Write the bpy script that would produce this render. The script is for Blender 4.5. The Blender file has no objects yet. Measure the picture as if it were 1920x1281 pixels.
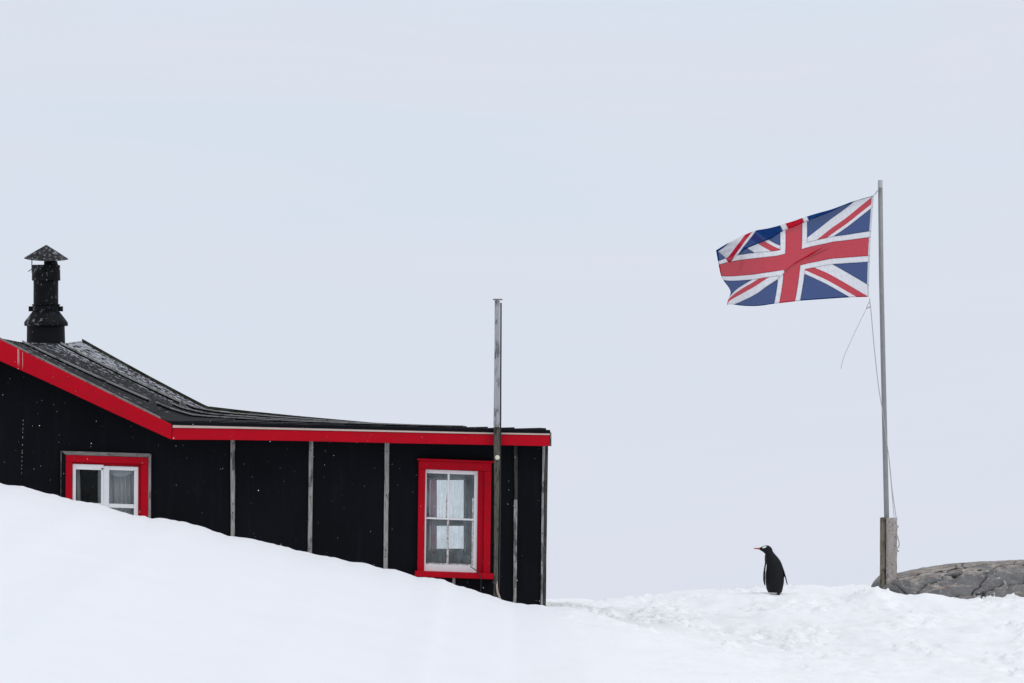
import bpy, bmesh, math, random
import numpy as np
from mathutils import Vector, Matrix
random.seed(7)
rng = np.random.default_rng(11)
S = bpy.context.scene
COL = S.collection

# ------------------------------------------------------------------ camera
F = 6800.0            # focal length in photograph pixels (1920 wide)
HY = 685.0            # eye-level row of the photograph
EYE = 3.3
cam = bpy.data.cameras.new('camera')
cam.sensor_width = 36.0
cam.lens = F / 1920 * 36.0
cam.shift_y = (HY - 640.5) / 1920
cam.clip_start = 0.5
cam.clip_end = 30000
co = bpy.data.objects.new('camera', cam); COL.objects.link(co)
co.location = (0, 0, EYE); co.rotation_euler = (math.radians(90), 0, 0)
S.camera = co

# ------------------------------------------------------------------ world and sun (overcast)
SUN_EL, SUN_AZ = 55.0, 140.0     # azimuth measured from straight ahead towards the right
w = bpy.data.worlds.new('World'); S.world = w; w.use_nodes = True
nt = w.node_tree; nt.nodes.clear()
sky = nt.nodes.new('ShaderNodeTexSky'); sky.sky_type = 'NISHITA'; sky.sun_disc = False
sky.sun_elevation = math.radians(SUN_EL); sky.sun_rotation = math.radians(SUN_AZ)
sky.air_density = 1.0; sky.dust_density = 4.0
hs = nt.nodes.new('ShaderNodeHueSaturation'); hs.inputs['Saturation'].default_value = 0.3
nt.links.new(sky.outputs[0], hs.inputs['Color'])
mx = nt.nodes.new('ShaderNodeMix'); mx.data_type = 'RGBA'; mx.inputs['Factor'].default_value = 0.88
mx.inputs['B'].default_value = (6.75, 7.25, 8.15, 1)
nt.links.new(hs.outputs[0], mx.inputs['A'])
bg = nt.nodes.new('ShaderNodeBackground'); bg.inputs['Strength'].default_value = 0.1
nt.links.new(mx.outputs['Result'], bg.inputs['Color'])
wo = nt.nodes.new('ShaderNodeOutputWorld'); nt.links.new(bg.outputs[0], wo.inputs['Surface'])
sl = bpy.data.lights.new('sun', 'SUN'); sl.energy = 0.9; sl.angle = math.radians(35); sl.color = (1, 0.98, 0.95)
so = bpy.data.objects.new('sun', sl); COL.objects.link(so)
el, az = math.radians(SUN_EL), math.radians(SUN_AZ)
d = Vector((math.sin(az)*math.cos(el), math.cos(az)*math.cos(el), math.sin(el)))
so.rotation_euler = d.to_track_quat('Z', 'Y').to_euler()
vs = S.view_settings
vs.view_transform = 'Standard'; vs.look = 'None'; vs.exposure = 0.0; vs.gamma = 1.0; vs.use_curve_mapping = False
S.cycles.max_bounces = 10; S.cycles.transparent_max_bounces = 16; S.cycles.volume_bounces = 2

# ------------------------------------------------------------------ helpers
def P(px, py, Y):
    return Vector(((px - 960) * Y / F, Y, EYE - (py - HY) * Y / F))
ORIG = {}
def empty(name, loc):
    o = bpy.data.objects.new(name, None); COL.objects.link(o)
    o.location = loc; o.empty_display_size = 0.3; ORIG[o.name] = Vector(loc); return o
def tag(o, label=None, cat=None, group=None, kind=None):
    if label: o['label'] = label
    if cat: o['category'] = cat
    if group: o['group'] = group
    if kind: o['kind'] = kind
    return o
def link_mesh(name, me, mat, parent=None, smooth=False):
    """mesh in world coordinates -> object with its origin at its bottom centre"""
    n = len(me.vertices); a = np.empty(n*3, dtype=np.float32); me.vertices.foreach_get('co', a); a = a.reshape(-1, 3)
    lo, hi = a.min(0), a.max(0)
    org = Vector(((lo[0]+hi[0])/2, (lo[1]+hi[1])/2, lo[2]))
    a -= np.array(org, dtype=np.float32); me.vertices.foreach_set('co', a.ravel()); me.update()
    o = bpy.data.objects.new(name, me); COL.objects.link(o)
    ORIG[o.name] = org
    if parent is not None:
        o.parent = parent; o.location = org - ORIG[parent.name]
    else:
        o.location = org
    if mat is not None:
        for m in (mat if isinstance(mat, (list, tuple)) else [mat]): me.materials.append(m)
    if smooth:
        me.polygons.foreach_set('use_smooth', [True]*len(me.polygons))
    return o
def from_bm(name, bm, mat, parent=None, smooth=False):
    bmesh.ops.recalc_face_normals(bm, faces=bm.faces)
    me = bpy.data.meshes.new(name); bm.to_mesh(me); bm.free()
    return link_mesh(name, me, mat, parent, smooth)
def bevel(bm, off):
    if off > 0:
        es = [e for e in bm.edges if e.is_manifold and e.calc_face_angle(0) > 0.5]
        bmesh.ops.bevel(bm, geom=es, offset=off, segments=1, affect='EDGES', clamp_overlap=True)
def add_prism(bm, poly, Y0, Y1):
    """poly: list of world (x, z), extruded from Y0 to Y1"""
    a = [bm.verts.new((x, Y0, z)) for x, z in poly]
    b = [bm.verts.new((x, Y1, z)) for x, z in poly]
    bm.faces.new(a); bm.faces.new(b[::-1])
    n = len(poly)
    for i in range(n):
        j = (i+1) % n
        bm.faces.new((a[i], b[i], b[j], a[j]))
def pxz(px, py, Y): v = P(px, py, Y); return (v.x, v.z)
def prism(name, pts, Y0, Y1, mat, parent, bev=0.003, Yp=None):
    bm = bmesh.new(); Yp = Yp or Y0
    add_prism(bm, [pxz(x, y, Yp) for x, y in pts], Y0, Y1); bmesh.ops.recalc_face_normals(bm, faces=bm.faces); bevel(bm, bev)
    return from_bm(name, bm, mat, parent)
def strip(name, top, bot, Y0, Y1, mat, parent, bev=0.003):
    """long board whose top and bottom edges are pixel polylines"""
    bm = bmesh.new(); n = len(top)
    g = []
    for Y in (Y0, Y1):
        g.append([[bm.verts.new((pxz(*q, Y0)[0], Y, pxz(*q, Y0)[1])) for q in row] for row in (top, bot)])
    for i in range(n-1):
        for L in (0, 1): bm.faces.new((g[L][0][i], g[L][0][i+1], g[L][1][i+1], g[L][1][i]))
        for r in (0, 1): bm.faces.new((g[0][r][i], g[0][r][i+1], g[1][r][i+1], g[1][r][i]))
    for i in (0, n-1): bm.faces.new((g[0][0][i], g[0][1][i], g[1][1][i], g[1][0][i]))
    bmesh.ops.recalc_face_normals(bm, faces=bm.faces); bevel(bm, bev)
    return from_bm(name, bm, mat, parent)
def add_box(bm, lo, hi):
    add_prism(bm, [(lo[0], lo[2]), (hi[0], lo[2]), (hi[0], hi[2]), (lo[0], hi[2])], lo[1], hi[1])
def box(name, lo, hi, mat, parent, bev=0.0):
    bm = bmesh.new(); add_box(bm, lo, hi); bmesh.ops.recalc_face_normals(bm, faces=bm.faces); bevel(bm, bev); return from_bm(name, bm, mat, parent)
def add_lathe(bm, prof, c, seg=40, wob=0.0, sq=None, tilt=None):
    rings = []
    for k, (r, z) in enumerate(prof):
        ring = []
        for i in range(seg):
            a = 2*math.pi*i/seg
            rr = r*(1 + wob*math.sin(a*3+k*1.3) + wob*0.6*math.sin(a*7+k*2.1))
            v = Vector((rr*math.cos(a), rr*math.sin(a), z))
            if tilt is not None: v = tilt @ v
            ring.append(bm.verts.new(v + Vector(c)))
        rings.append(ring)
    for k in range(len(rings)-1):
        for i in range(seg):
            j = (i+1) % seg
            bm.faces.new((rings[k][i], rings[k][j], rings[k+1][j], rings[k+1][i]))
    bm.faces.new(rings[0][::-1]); bm.faces.new(rings[-1])
def add_tube(bm, pts, r, seg=8, r_end=None):
    pts = [Vector(p) for p in pts]; n = len(pts); rings = []
    for k, p in enumerate(pts):
        t = (pts[min(k+1, n-1)] - pts[max(k-1, 0)]).normalized()
        u = t.cross(Vector((0, 1, 0.01))); 
        if u.length < 1e-3: u = t.cross(Vector((1, 0, 0)))
        u.normalize(); v = t.cross(u)
        rr = r if r_end is None else r + (r_end-r)*k/(n-1)
        if callable(r): rr = r(k/(n-1))
        rings.append([bm.verts.new(p + rr*(math.cos(2*math.pi*i/seg)*u + math.sin(2*math.pi*i/seg)*v)) for i in range(seg)])
    for k in range(n-1):
        for i in range(seg):
            j = (i+1) % seg
            bm.faces.new((rings[k][i], rings[k][j], rings[k+1][j], rings[k+1][i]))
    bm.faces.new(rings[0][::-1]); bm.faces.new(rings[-1])
def spline(pts, n):
    """Catmull-Rom through points"""
    pts = [Vector(p) for p in pts]; out = []
    m = len(pts)
    for k in range(n+1):
        t = k/n*(m-1); i = min(int(t), m-2); f = t-i
        p0, p1, p2, p3 = pts[max(i-1, 0)], pts[i], pts[i+1], pts[min(i+2, m-1)]
        out.append(0.5*((2*p1) + (p2-p0)*f + (2*p0-5*p1+4*p2-p3)*f*f + (3*p1-p0-3*p2+p3)*f**3))
    return out
# vectorised gradient noise
_perm = rng.permutation(4096)
def _h(i, j, s): return _perm[(_perm[(i + s*57) & 4095] + j) & 4095] / 4096.0 * 2*math.pi
def gnoise(x, y, s=0):
    i = np.floor(x).astype(int); j = np.floor(y).astype(int); fx = x-i; fy = y-j
    ux = fx**3*(fx*(fx*6-15)+10); uy = fy**3*(fy*(fy*6-15)+10)
    def dot(a, b):
        g = _h(i+a, j+b, s); return np.cos(g)*(fx-a) + np.sin(g)*(fy-b)
    return ((dot(0,0)*(1-ux)+dot(1,0)*ux)*(1-uy) + (dot(0,1)*(1-ux)+dot(1,1)*ux)*uy)*1.5
def fbm(x, y, o=4, s=0, g=0.5):
    r = 0; a = 1
    for k in range(o): r = r + a*gnoise(x*2**k, y*2**k, s+k*7); a *= g
    return r
def sstep(a, b, x):
    t = np.clip((x-a)/(b-a), 0, 1); return t*t*(3-2*t)

# ------------------------------------------------------------------ materials
class NB:
    def __init__(s, name):
        s.m = bpy.data.materials.new(name); s.m.use_nodes = True; s.t = s.m.node_tree
        s.b = s.t.nodes['Principled BSDF']; s.o = s.t.nodes['Material Output']
        s.geo = None
    def N(s, ty, **kw):
        n = s.t.nodes.new(ty)
        for k, v in kw.items(): setattr(n, k, v)
        return n
    def L(s, a, b): s.t.links.new(a, b)
    def pos(s, scale=(1, 1, 1)):
        if s.geo is None: s.geo = s.N('ShaderNodeNewGeometry')
        mp = s.N('ShaderNodeMapping'); mp.inputs['Scale'].default_value = scale
        s.L(s.geo.outputs['Position'], mp.inputs['Vector']); return mp.outputs[0]
    def noise(s, sc, det=4, rough=0.55, scale=(1, 1, 1), dist=0.0):
        n = s.N('ShaderNodeTexNoise'); n.inputs['Scale'].default_value = sc; n.inputs['Detail'].default_value = det
        n.inputs['Roughness'].default_value = rough; n.inputs['Distortion'].default_value = dist
        s.L(s.pos(scale), n.inputs['Vector']); return n.outputs['Fac']
    def ramp(s, fac, stops):
        r = s.N('ShaderNodeValToRGB'); e = r.color_ramp.elements
        while len(e) < len(stops): e.new(0.5)
        for q, (p, c) in zip(e, stops):
            q.position = p; q.color = (c, c, c, 1) if not isinstance(c, (tuple, list)) else (*c, 1)
        s.L(fac, r.inputs[0]); return r.outputs[0]
    def mix(s, fac, a, b, mode='MIX'):
        m = s.N('ShaderNodeMix', data_type='RGBA', blend_type=mode)
        for v, i in ((fac, m.inputs['Factor']), (a, m.inputs['A']), (b, m.inputs['B'])):
            if isinstance(v, (int, float)): i.default_value = v
            elif isinstance(v, tuple): i.default_value = (*v, 1)
            else: s.L(v, i)
        return m.outputs['Result']
    def math(s, op, a, b=None, c=None):
        m = s.N('ShaderNodeMath', operation=op)
        for v, i in zip((a, b, c), m.inputs):
            if v is None: continue
            if isinstance(v, (int, float)): i.default_value = v
            else: s.L(v, i)
        return m.outputs[0]
    def bump(s, h, strength=0.3, dist=0.01):
        n = s.N('ShaderNodeBump'); n.inputs['Strength'].default_value = strength; n.inputs['Distance'].default_value = dist
        s.L(h, n.inputs['Height']); s.L(n.outputs[0], s.b.inputs['Normal'])
    def col(s, c):
        if isinstance(c, tuple): s.b.inputs['Base Color'].default_value = (*c, 1)
        else: s.L(c, s.b.inputs['Base Color'])
    def set(s, rough=0.7, spec=0.3, metal=0.0):
        s.b.inputs['Roughness'].default_value = rough; s.b.inputs['Specular IOR Level'].default_value = spec; s.b.inputs['Metallic'].default_value = metal
        return s
M = {}
def mat_felt():
    n = NB('black_felt'); n.set(0.85, 0.08)
    big = n.noise(1.1, 5, 0.6); spots = n.noise(38, 3, 0.6); fine = n.noise(220, 2)
    c = n.mix(big, (0.0025, 0.0028, 0.004), (0.009, 0.010, 0.0135))
    c = n.mix(n.ramp(spots, [(0.66, 0.0), (0.78, 0.5)]), c, (0.03, 0.03, 0.032))
    streak = n.noise(5, 4, 0.6, (3.0, 1, 0.25))
    c = n.mix(n.ramp(streak, [(0.54, 0.0), (0.78, 0.35)]), c, (0.016, 0.018, 0.022))
    n.col(c)
    h = n.math('ADD', n.math('MULTIPLY', n.noise(2.2, 3, 0.5, (1.6, 1, 0.35), 0.6), 3.0), n.math('MULTIPLY', fine, 0.12))
    n.bump(h, 0.5, 0.02); return n.m
def mat_red(name='red_paint', g=1.0):
    n = NB(name); n.set(0.6, 0.08)
    c = n.mix(n.noise(2.4, 5, 0.6), (0.37*g, 0.0018, 0.010), (0.53*g, 0.0032, 0.017))
    c = n.mix(n.ramp(n.noise(60, 3, 0.6, (1, 1, 1)), [(0.72, 0.0), (0.76, 0.6)]), c, (0.60, 0.35, 0.33))
    c = n.mix(n.ramp(n.noise(9, 5, 0.7, (0.5, 1, 1.5)), [(0.54, 0.0), (0.72, 0.7)]), c, (0.26, 0.010, 0.014))
    n.col(c); n.bump(n.noise(60, 3, 0.5, (0.15, 1, 1)), 0.12, 0.006); return n.m
def mat_wood(name, light, dark, vert=True, wet=0.0):
    n = NB(name); n.set(0.85, 0.2)
    sc = (1, 1, 0.06) if vert else (0.06, 0.2, 1)
    g = n.noise(120, 5, 0.65, sc); c = n.mix(n.ramp(g, [(0.32, 0.0), (0.68, 1.0)]), dark, light)
    bl = n.noise(13, 6, 0.7, (1, 1, 0.3) if vert else (0.5, 1, 1))
    c = n.mix(n.ramp(bl, [(0.52, 0.0), (0.62, 0.85)]), c, tuple(v*0.30 for v in dark))
    n.col(c); n.bump(g, 0.4, 0.006); return n.m
def mat_plain(name, c0, c1, sc=8, rough=0.6, spec=0.3, metal=0.0, bmp=0.15):
    n = NB(name); n.set(rough, spec, metal); f = n.noise(sc, 5, 0.6); n.col(n.mix(f, c0, c1))
    n.bump(n.noise(sc*12, 3), bmp, 0.004); return n.m
def mat_white():
    n = NB('white_paint'); n.set(0.45, 0.35)
    c = n.mix(n.noise(6, 5), (0.74, 0.75, 0.77), (0.86, 0.86, 0.87))
    c = n.mix(n.ramp(n.noise(30, 4, 0.7), [(0.66, 0.0), (0.74, 0.6)]), c, (0.42, 0.38, 0.33))
    n.col(c); n.bump(n.noise(80, 3), 0.1, 0.003); return n.m
def mat_putty():
    n = NB('weathered_putty'); n.set(0.7, 0.2)
    n.col(n.mix(n.ramp(n.noise(28, 5, 0.7), [(0.38, 0.0), (0.58, 1.0)]), (0.20, 0.155, 0.115), (0.66, 0.65, 0.64))); return n.m
def mat_roof():
    n = NB('roof_felt'); n.set(0.9, 0.05)
    c = n.mix(n.noise(3, 5, 0.6), (0.012, 0.0115, 0.0135), (0.040, 0.038, 0.041))
    # pale lichen and droppings, thicker towards the back of the roof and near the ridge
    sep = n.N('ShaderNodeSeparateXYZ'); n.L(n.pos(), sep.inputs[0])
    back = n.N('ShaderNodeMapRange'); back.inputs[1].default_value = 43.5; back.inputs[2].default_value = 46.6; back.inputs[3].default_value = -0.03; back.inputs[4].default_value = 0.085
    n.L(sep.outputs['Y'], back.inputs[0])
    rid = n.N('ShaderNodeMapRange'); rid.inputs[1].default_value = -4.9; rid.inputs[2].default_value = -5.6; rid.inputs[3].default_value = 0.0; rid.inputs[4].default_value = 0.05
    n.L(sep.outputs['X'], rid.inputs[0])
    lee = n.N('ShaderNodeMapRange'); lee.inputs[1].default_value = -4.1; lee.inputs[2].default_value = -3.6; lee.inputs[3].default_value = 0.0; lee.inputs[4].default_value = 0.07
    n.L(sep.outputs['X'], lee.inputs[0])
    sp = n.math('ADD', n.noise(20, 6, 0.72, (1, 0.22, 1)), n.math('MULTIPLY', n.math('SUBTRACT', n.noise(2.1, 3), 0.5), 0.22))
    v = n.math('SUBTRACT', n.math('ADD', n.math('ADD', sp, back.outputs[0]), rid.outputs[0]), lee.outputs[0])
    c = n.mix(n.ramp(v, [(0.57, 0.0), (0.64, 0.85)]), c, (0.46, 0.47, 0.50))
    n.col(c); n.bump(n.noise(60, 4), 0.3, 0.008); return n.m
def mat_moss():
    n = NB('mossy_wood'); n.set(0.9, 0.15)
    n.col(n.mix(n.ramp(n.noise(14, 5, 0.7, (0.5, 0.5, 1)), [(0.4, 0.0), (0.65, 1.0)]), (0.018, 0.022, 0.012), (0.085, 0.085, 0.075))); n.bump(n.noise(60, 4), 0.5, 0.01); return n.m
def mat_chimney():
    n = NB('black_sooty_metal'); n.set(0.6, 0.12)
    c = n.mix(n.noise(5, 4), (0.0025, 0.003, 0.004), (0.008, 0.0085, 0.010))
    sp = n.noise(16, 6, 0.7, (1, 1, 0.6)); n2 = n.noise(2.3, 2)
    v = n.math('ADD', sp, n.math('MULTIPLY', n.math('SUBTRACT', n2, 0.5), 0.35))
    c = n.mix(n.ramp(v, [(0.55, 0.0), (0.65, 0.75)]), c, (0.26, 0.265, 0.27))
    c = n.mix(n.ramp(n.noise(75, 3, 0.6), [(0.70, 0.0), (0.76, 0.6)]), c, (0.4, 0.4, 0.4))
    n.col(c); n.bump(n.noise(30, 4), 0.3, 0.006); return n.m
def mat_cap():
    n = NB('weathered_cap_metal'); n.set(0.7, 0.2)
    c = n.mix(n.noise(9, 5), (0.006, 0.006, 0.007), (0.022, 0.022, 0.024))
    c = n.mix(n.ramp(n.noise(19, 6, 0.75), [(0.51, 0.0), (0.63, 0.8)]), c, (0.33, 0.33, 0.34)); n.col(c); n.bump(n.noise(40, 4), 0.3, 0.006); return n.m
def mat_pole():
    n = NB('galvanised_steel'); n.set(0.55, 0.4, 0.25)
    n.col(n.mix(n.noise(18, 5, 0.6, (1, 1, 0.4)), (0.21, 0.215, 0.225), (0.34, 0.345, 0.35))); return n.m
def mat_glass(name, fog, streaks=False, ior=1.35):
    n = NB(name); t = n.t; t.nodes.remove(n.b)
    tr = n.N('ShaderNodeBsdfTransparent'); tr.inputs[0].default_value = (0.96, 0.98, 0.98, 1)
    gl = n.N('ShaderNodeBsdfGlossy'); gl.inputs['Roughness'].default_value = 0.02
    fr = n.N('ShaderNodeFresnel'); fr.inputs['IOR'].default_value = ior
    m1 = n.N('ShaderNodeMixShader'); n.L(fr.outputs[0], m1.inputs[0]); n.L(tr.outputs[0], m1.inputs[1]); n.L(gl.outputs[0], m1.inputs[2])
    df = n.N('ShaderNodeBsdfDiffuse'); df.inputs[0].default_value = (0.66, 0.76, 0.79, 1)
    tl = n.N('ShaderNodeBsdfTranslucent'); tl.inputs[0].default_value = (0.7, 0.76, 0.78, 1)
    m0 = n.N('ShaderNodeMixShader'); m0.inputs[0].default_value = 0.45; n.L(df.outputs[0], m0.inputs[1]); n.L(tl.outputs[0], m0.inputs[2])
    if streaks:
        st = n.noise(60, 5, 0.65, (1, 1, 0.10)); bl = n.noise(5, 3, 0.6)
        f = n.ramp(n.math('MULTIPLY_ADD', bl, 0.5, n.math('MULTIPLY', st, 0.5)), [(0.40, fog*0.35), (0.62, fog*1.9)])
    else:
        f = n.ramp(n.noise(6, 4), [(0.35, fog*0.4), (0.7, fog*1.4)])
    m2 = n.N('ShaderNodeMixShader'); n.L(f, m2.inputs[0]); n.L(m1.outputs[0], m2.inputs[1]); n.L(m0.outputs[0], m2.inputs[2])
    n.L(m2.outputs[0], n.o.inputs['Surface']); return n.m
def mat_cloth(name, c, transp):
    n = NB(name); n.t.nodes.remove(n.b)
    df = n.N('ShaderNodeBsdfDiffuse'); tl = n.N('ShaderNodeBsdfTranslucent'); tr = n.N('ShaderNodeBsdfTransparent')
    for s in (df, tl): s.inputs[0].default_value = (*c, 1)
    m = n.N('ShaderNodeMixShader'); m.inputs[0].default_value = 0.5; n.L(df.outputs[0], m.inputs[1]); n.L(tl.outputs[0], m.inputs[2])
    m2 = n.N('ShaderNodeMixShader'); m2.inputs[0].default_value = transp; n.L(m.outputs[0], m2.inputs[1]); n.L(tr.outputs[0], m2.inputs[2])
    n.L(m2.outputs[0], n.o.inputs['Surface']); return n.m
def mat_flag():
    n = NB('flag_cloth'); n.t.nodes.remove(n.b)
    uv = n.N('ShaderNodeUVMap'); sep = n.N('ShaderNodeSeparateXYZ'); n.L(uv.outputs[0], sep.inputs[0])
    dx = n.math('MULTIPLY', n.math('SUBTRACT', sep.outputs[0], 0.5), 5.0)
    dy = n.math('MULTIPLY', n.math('SUBTRACT', sep.outputs[1], 0.5), 3.0)
    k = 1/math.sqrt(34)
    d1 = n.math('SUBTRACT', n.math('MULTIPLY', dx, 3*k), n.math('MULTIPLY', dy, 5*k))
    d2 = n.math('ADD', n.math('MULTIPLY', dx, 3*k), n.math('MULTIPLY', dy, 5*k))
    sg = n.math('SIGN', dx)
    AND = lambda a, b: n.math('MULTIPLY', a, b); OR = lambda a, b: n.math('MAXIMUM', a, b)
    lt = lambda a, b: n.math('LESS_THAN', a, b); gt = lambda a, b: n.math('GREATER_THAN', a, b)
    wh = OR(lt(n.math('ABSOLUTE', d1), 0.29), lt(n.math('ABSOLUTE', d2), 0.29))
    e1 = n.math('MULTIPLY', n.math('MULTIPLY', sg, d1), -1.0); e2 = n.math('MULTIPLY', sg, d2)
    rd = OR(AND(gt(e1, 0.0), lt(e1, 0.185)), AND(gt(e2, 0.0), lt(e2, 0.185)))
    ax, ay = n.math('ABSOLUTE', dx), n.math('ABSOLUTE', dy)
    mn = n.math('MINIMUM', ax, ay)
    cw = lt(mn, 0.455); cr = lt(mn, 0.275)
    c = n.mix(wh, (0.006, 0.05, 0.22), (0.88, 0.88, 0.92))
    c = n.mix(rd, c, (0.62, 0.008, 0.035))
    c = n.mix(cw, c, (0.88, 0.88, 0.92))
    c = n.mix(cr, c, (0.62, 0.008, 0.035))
    # stitched seams: doubled cloth along the joins of the cross, plus hems
    seam = OR(lt(n.math('ABSOLUTE', n.math('SUBTRACT', mn, 0.275)), 0.018), lt(n.math('ABSOLUTE', n.math('SUBTRACT', mn, 0.455)), 0.018))
    seam = OR(seam, AND(gt(mn, 0.455), lt(n.math('ABSOLUTE', n.math('SUBTRACT', n.math('MINIMUM', n.math('ABSOLUTE', d1), n.math('ABSOLUTE', d2)), 0.29)), 0.014)))
    seam = OR(seam, gt(ay, 1.465)); seam = OR(seam, gt(dx, 2.46))
    heading = lt(dx, -2.44)
    c = n.mix(heading, c, (0.72, 0.72, 0.76))
    weave = n.noise(160, 3, 0.6); c = n.mix(n.math('MULTIPLY', weave, 0.16), c, (0.0, 0.0, 0.0))
    c = n.mix(n.math('MULTIPLY', seam, 0.35), c, (0.0, 0.0, 0.004))
    df = n.N('ShaderNodeBsdfDiffuse'); tl = n.N('ShaderNodeBsdfTranslucent'); tr = n.N('ShaderNodeBsdfTransparent')
    n.L(c, df.inputs[0]); n.L(c, tl.inputs[0])
    m = n.N('ShaderNodeMixShader'); m.inputs[0].default_value = 0.32; n.L(df.outputs[0], m.inputs[1]); n.L(tl.outputs[0], m.inputs[2])
    m2 = n.N('ShaderNodeMixShader'); n.L(m.outputs[0], m2.inputs[1]); n.L(tr.outputs[0], m2.inputs[2])
    f = n.math('MULTIPLY', n.math('SUBTRACT', 1.0, OR(seam, heading)), 0.085); n.L(f, m2.inputs[0])
    n.L(m2.outputs[0], n.o.inputs['Surface']); return n.m
def mat_snow():
    n = NB('snow'); n.set(0.75, 0.12)
    at = n.N('ShaderNodeAttribute'); at.attribute_name = 'trodden'
    c = n.mix(n.noise(1.3, 5, 0.6), (0.865, 0.88, 0.905), (0.905, 0.915, 0.93))
    c = n.mix(at.outputs['Fac'], c, (0.95, 0.953, 0.958))
    st = n.math('MULTIPLY', n.ramp(n.noise(0.9, 6, 0.65, dist=0.5), [(0.52, 0.0), (0.72, 1.0)]), at.outputs['Fac'])
    c = n.mix(n.math('MULTIPLY', st, 0.45), c, (0.84, 0.80, 0.75))
    sp = n.math('MULTIPLY', n.ramp(n.noise(5.5, 5, 0.7), [(0.63, 0.0), (0.69, 1.0)]), at.outputs['Fac'])
    c = n.mix(n.math('MULTIPLY', sp, 0.45), c, (0.60, 0.56, 0.52))
    n.col(c)
    h = n.math('ADD', n.math('MULTIPLY', n.noise(30, 5, 0.6), 0.5), n.math('MULTIPLY', n.noise(9, 4, 0.6), 1.0))
    hb = n.math('MULTIPLY', h, n.math('MULTIPLY_ADD', at.outputs['Fac'], 0.85, 0.15))
    n.bump(hb, 0.4, 0.035); return n.m
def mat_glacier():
    n = NB('hazed_glacier_snow'); n.set(0.9, 0.0)
    a = n.noise(0.011, 6, 0.6, (0.6, 0.35, 2.0), 0.8); c = n.mix(n.ramp(a, [(0.36, 0.0), (0.66, 1.0)]), (0.784, 0.782, 0.816), (0.740, 0.788, 0.822)); n.col(c); return n.m  # slope colour toned down to stand in for the haze in front of it
def mat_rock():
    n = NB('grey_rock'); n.set(0.85, 0.2)
    c = n.mix(n.noise(3.5, 6, 0.65), (0.10, 0.098, 0.10), (0.24, 0.235, 0.235))
    c = n.mix(n.ramp(n.noise(45, 4, 0.7), [(0.45, 0.0), (0.75, 0.7)]), c, (0.30, 0.295, 0.29))
    sep = n.N('ShaderNodeSeparateXYZ'); n.L(n.geo.outputs['Normal'], sep.inputs[0])
    up = n.ramp(sep.outputs['Z'], [(0.74, 0.0), (0.97, 1.0)])
    st = n.math('MULTIPLY', up, n.ramp(n.noise(4.5, 6, 0.7), [(0.38, 0.0), (0.55, 1.0)]))
    c = n.mix(n.math('MULTIPLY', st, 0.75), c, n.mix(n.ramp(n.noise(7, 5, 0.7), [(0.36, 0.0), (0.54, 1.0)]), (0.17, 0.085, 0.065), (0.50, 0.44, 0.37)))
    dr = n.math('MULTIPLY', n.ramp(n.noise(13, 4, 0.6, (1, 1, 0.10)), [(0.60, 0.0), (0.64, 1.0)]), n.ramp(n.noise(1.6, 3), [(0.46, 0.0), (0.56, 1.0)]))
    c = n.mix(n.math('MULTIPLY', dr, 0.7), c, (0.6, 0.6, 0.6))
    at = n.N('ShaderNodeAttribute'); at.attribute_name = 'crack'
    c = n.mix(n.math('MINIMUM', n.math('MULTIPLY', at.outputs['Fac'], 1.3), 1.0), c, (0.014, 0.012, 0.012)); n.col(c)
    n.bump(n.math('ADD', n.noise(22, 6, 0.65), n.math('MULTIPLY', n.noise(90, 3), 0.3)), 0.7, 0.03); return n.m
def mat_birch():
    n = NB('pale_barked_timber'); n.set(0.85, 0.15)
    c = n.mix(n.noise(9, 5, 0.6, (1, 1, 0.4)), (0.30, 0.265, 0.24), (0.52, 0.475, 0.455))
    c = n.mix(n.ramp(n.noise(26, 5, 0.7, (1, 1, 2.2)), [(0.55, 0.0), (0.63, 0.85)]), c, (0.09, 0.075, 0.065))
    c = n.mix(n.ramp(n.noise(11, 4, 0.6, (1, 1, 0.5)), [(0.60, 0.0), (0.66, 0.7)]), c, (0.14, 0.10, 0.075))
    n.col(c); n.bump(n.noise(40, 5), 0.5, 0.012); return n.m
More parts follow.
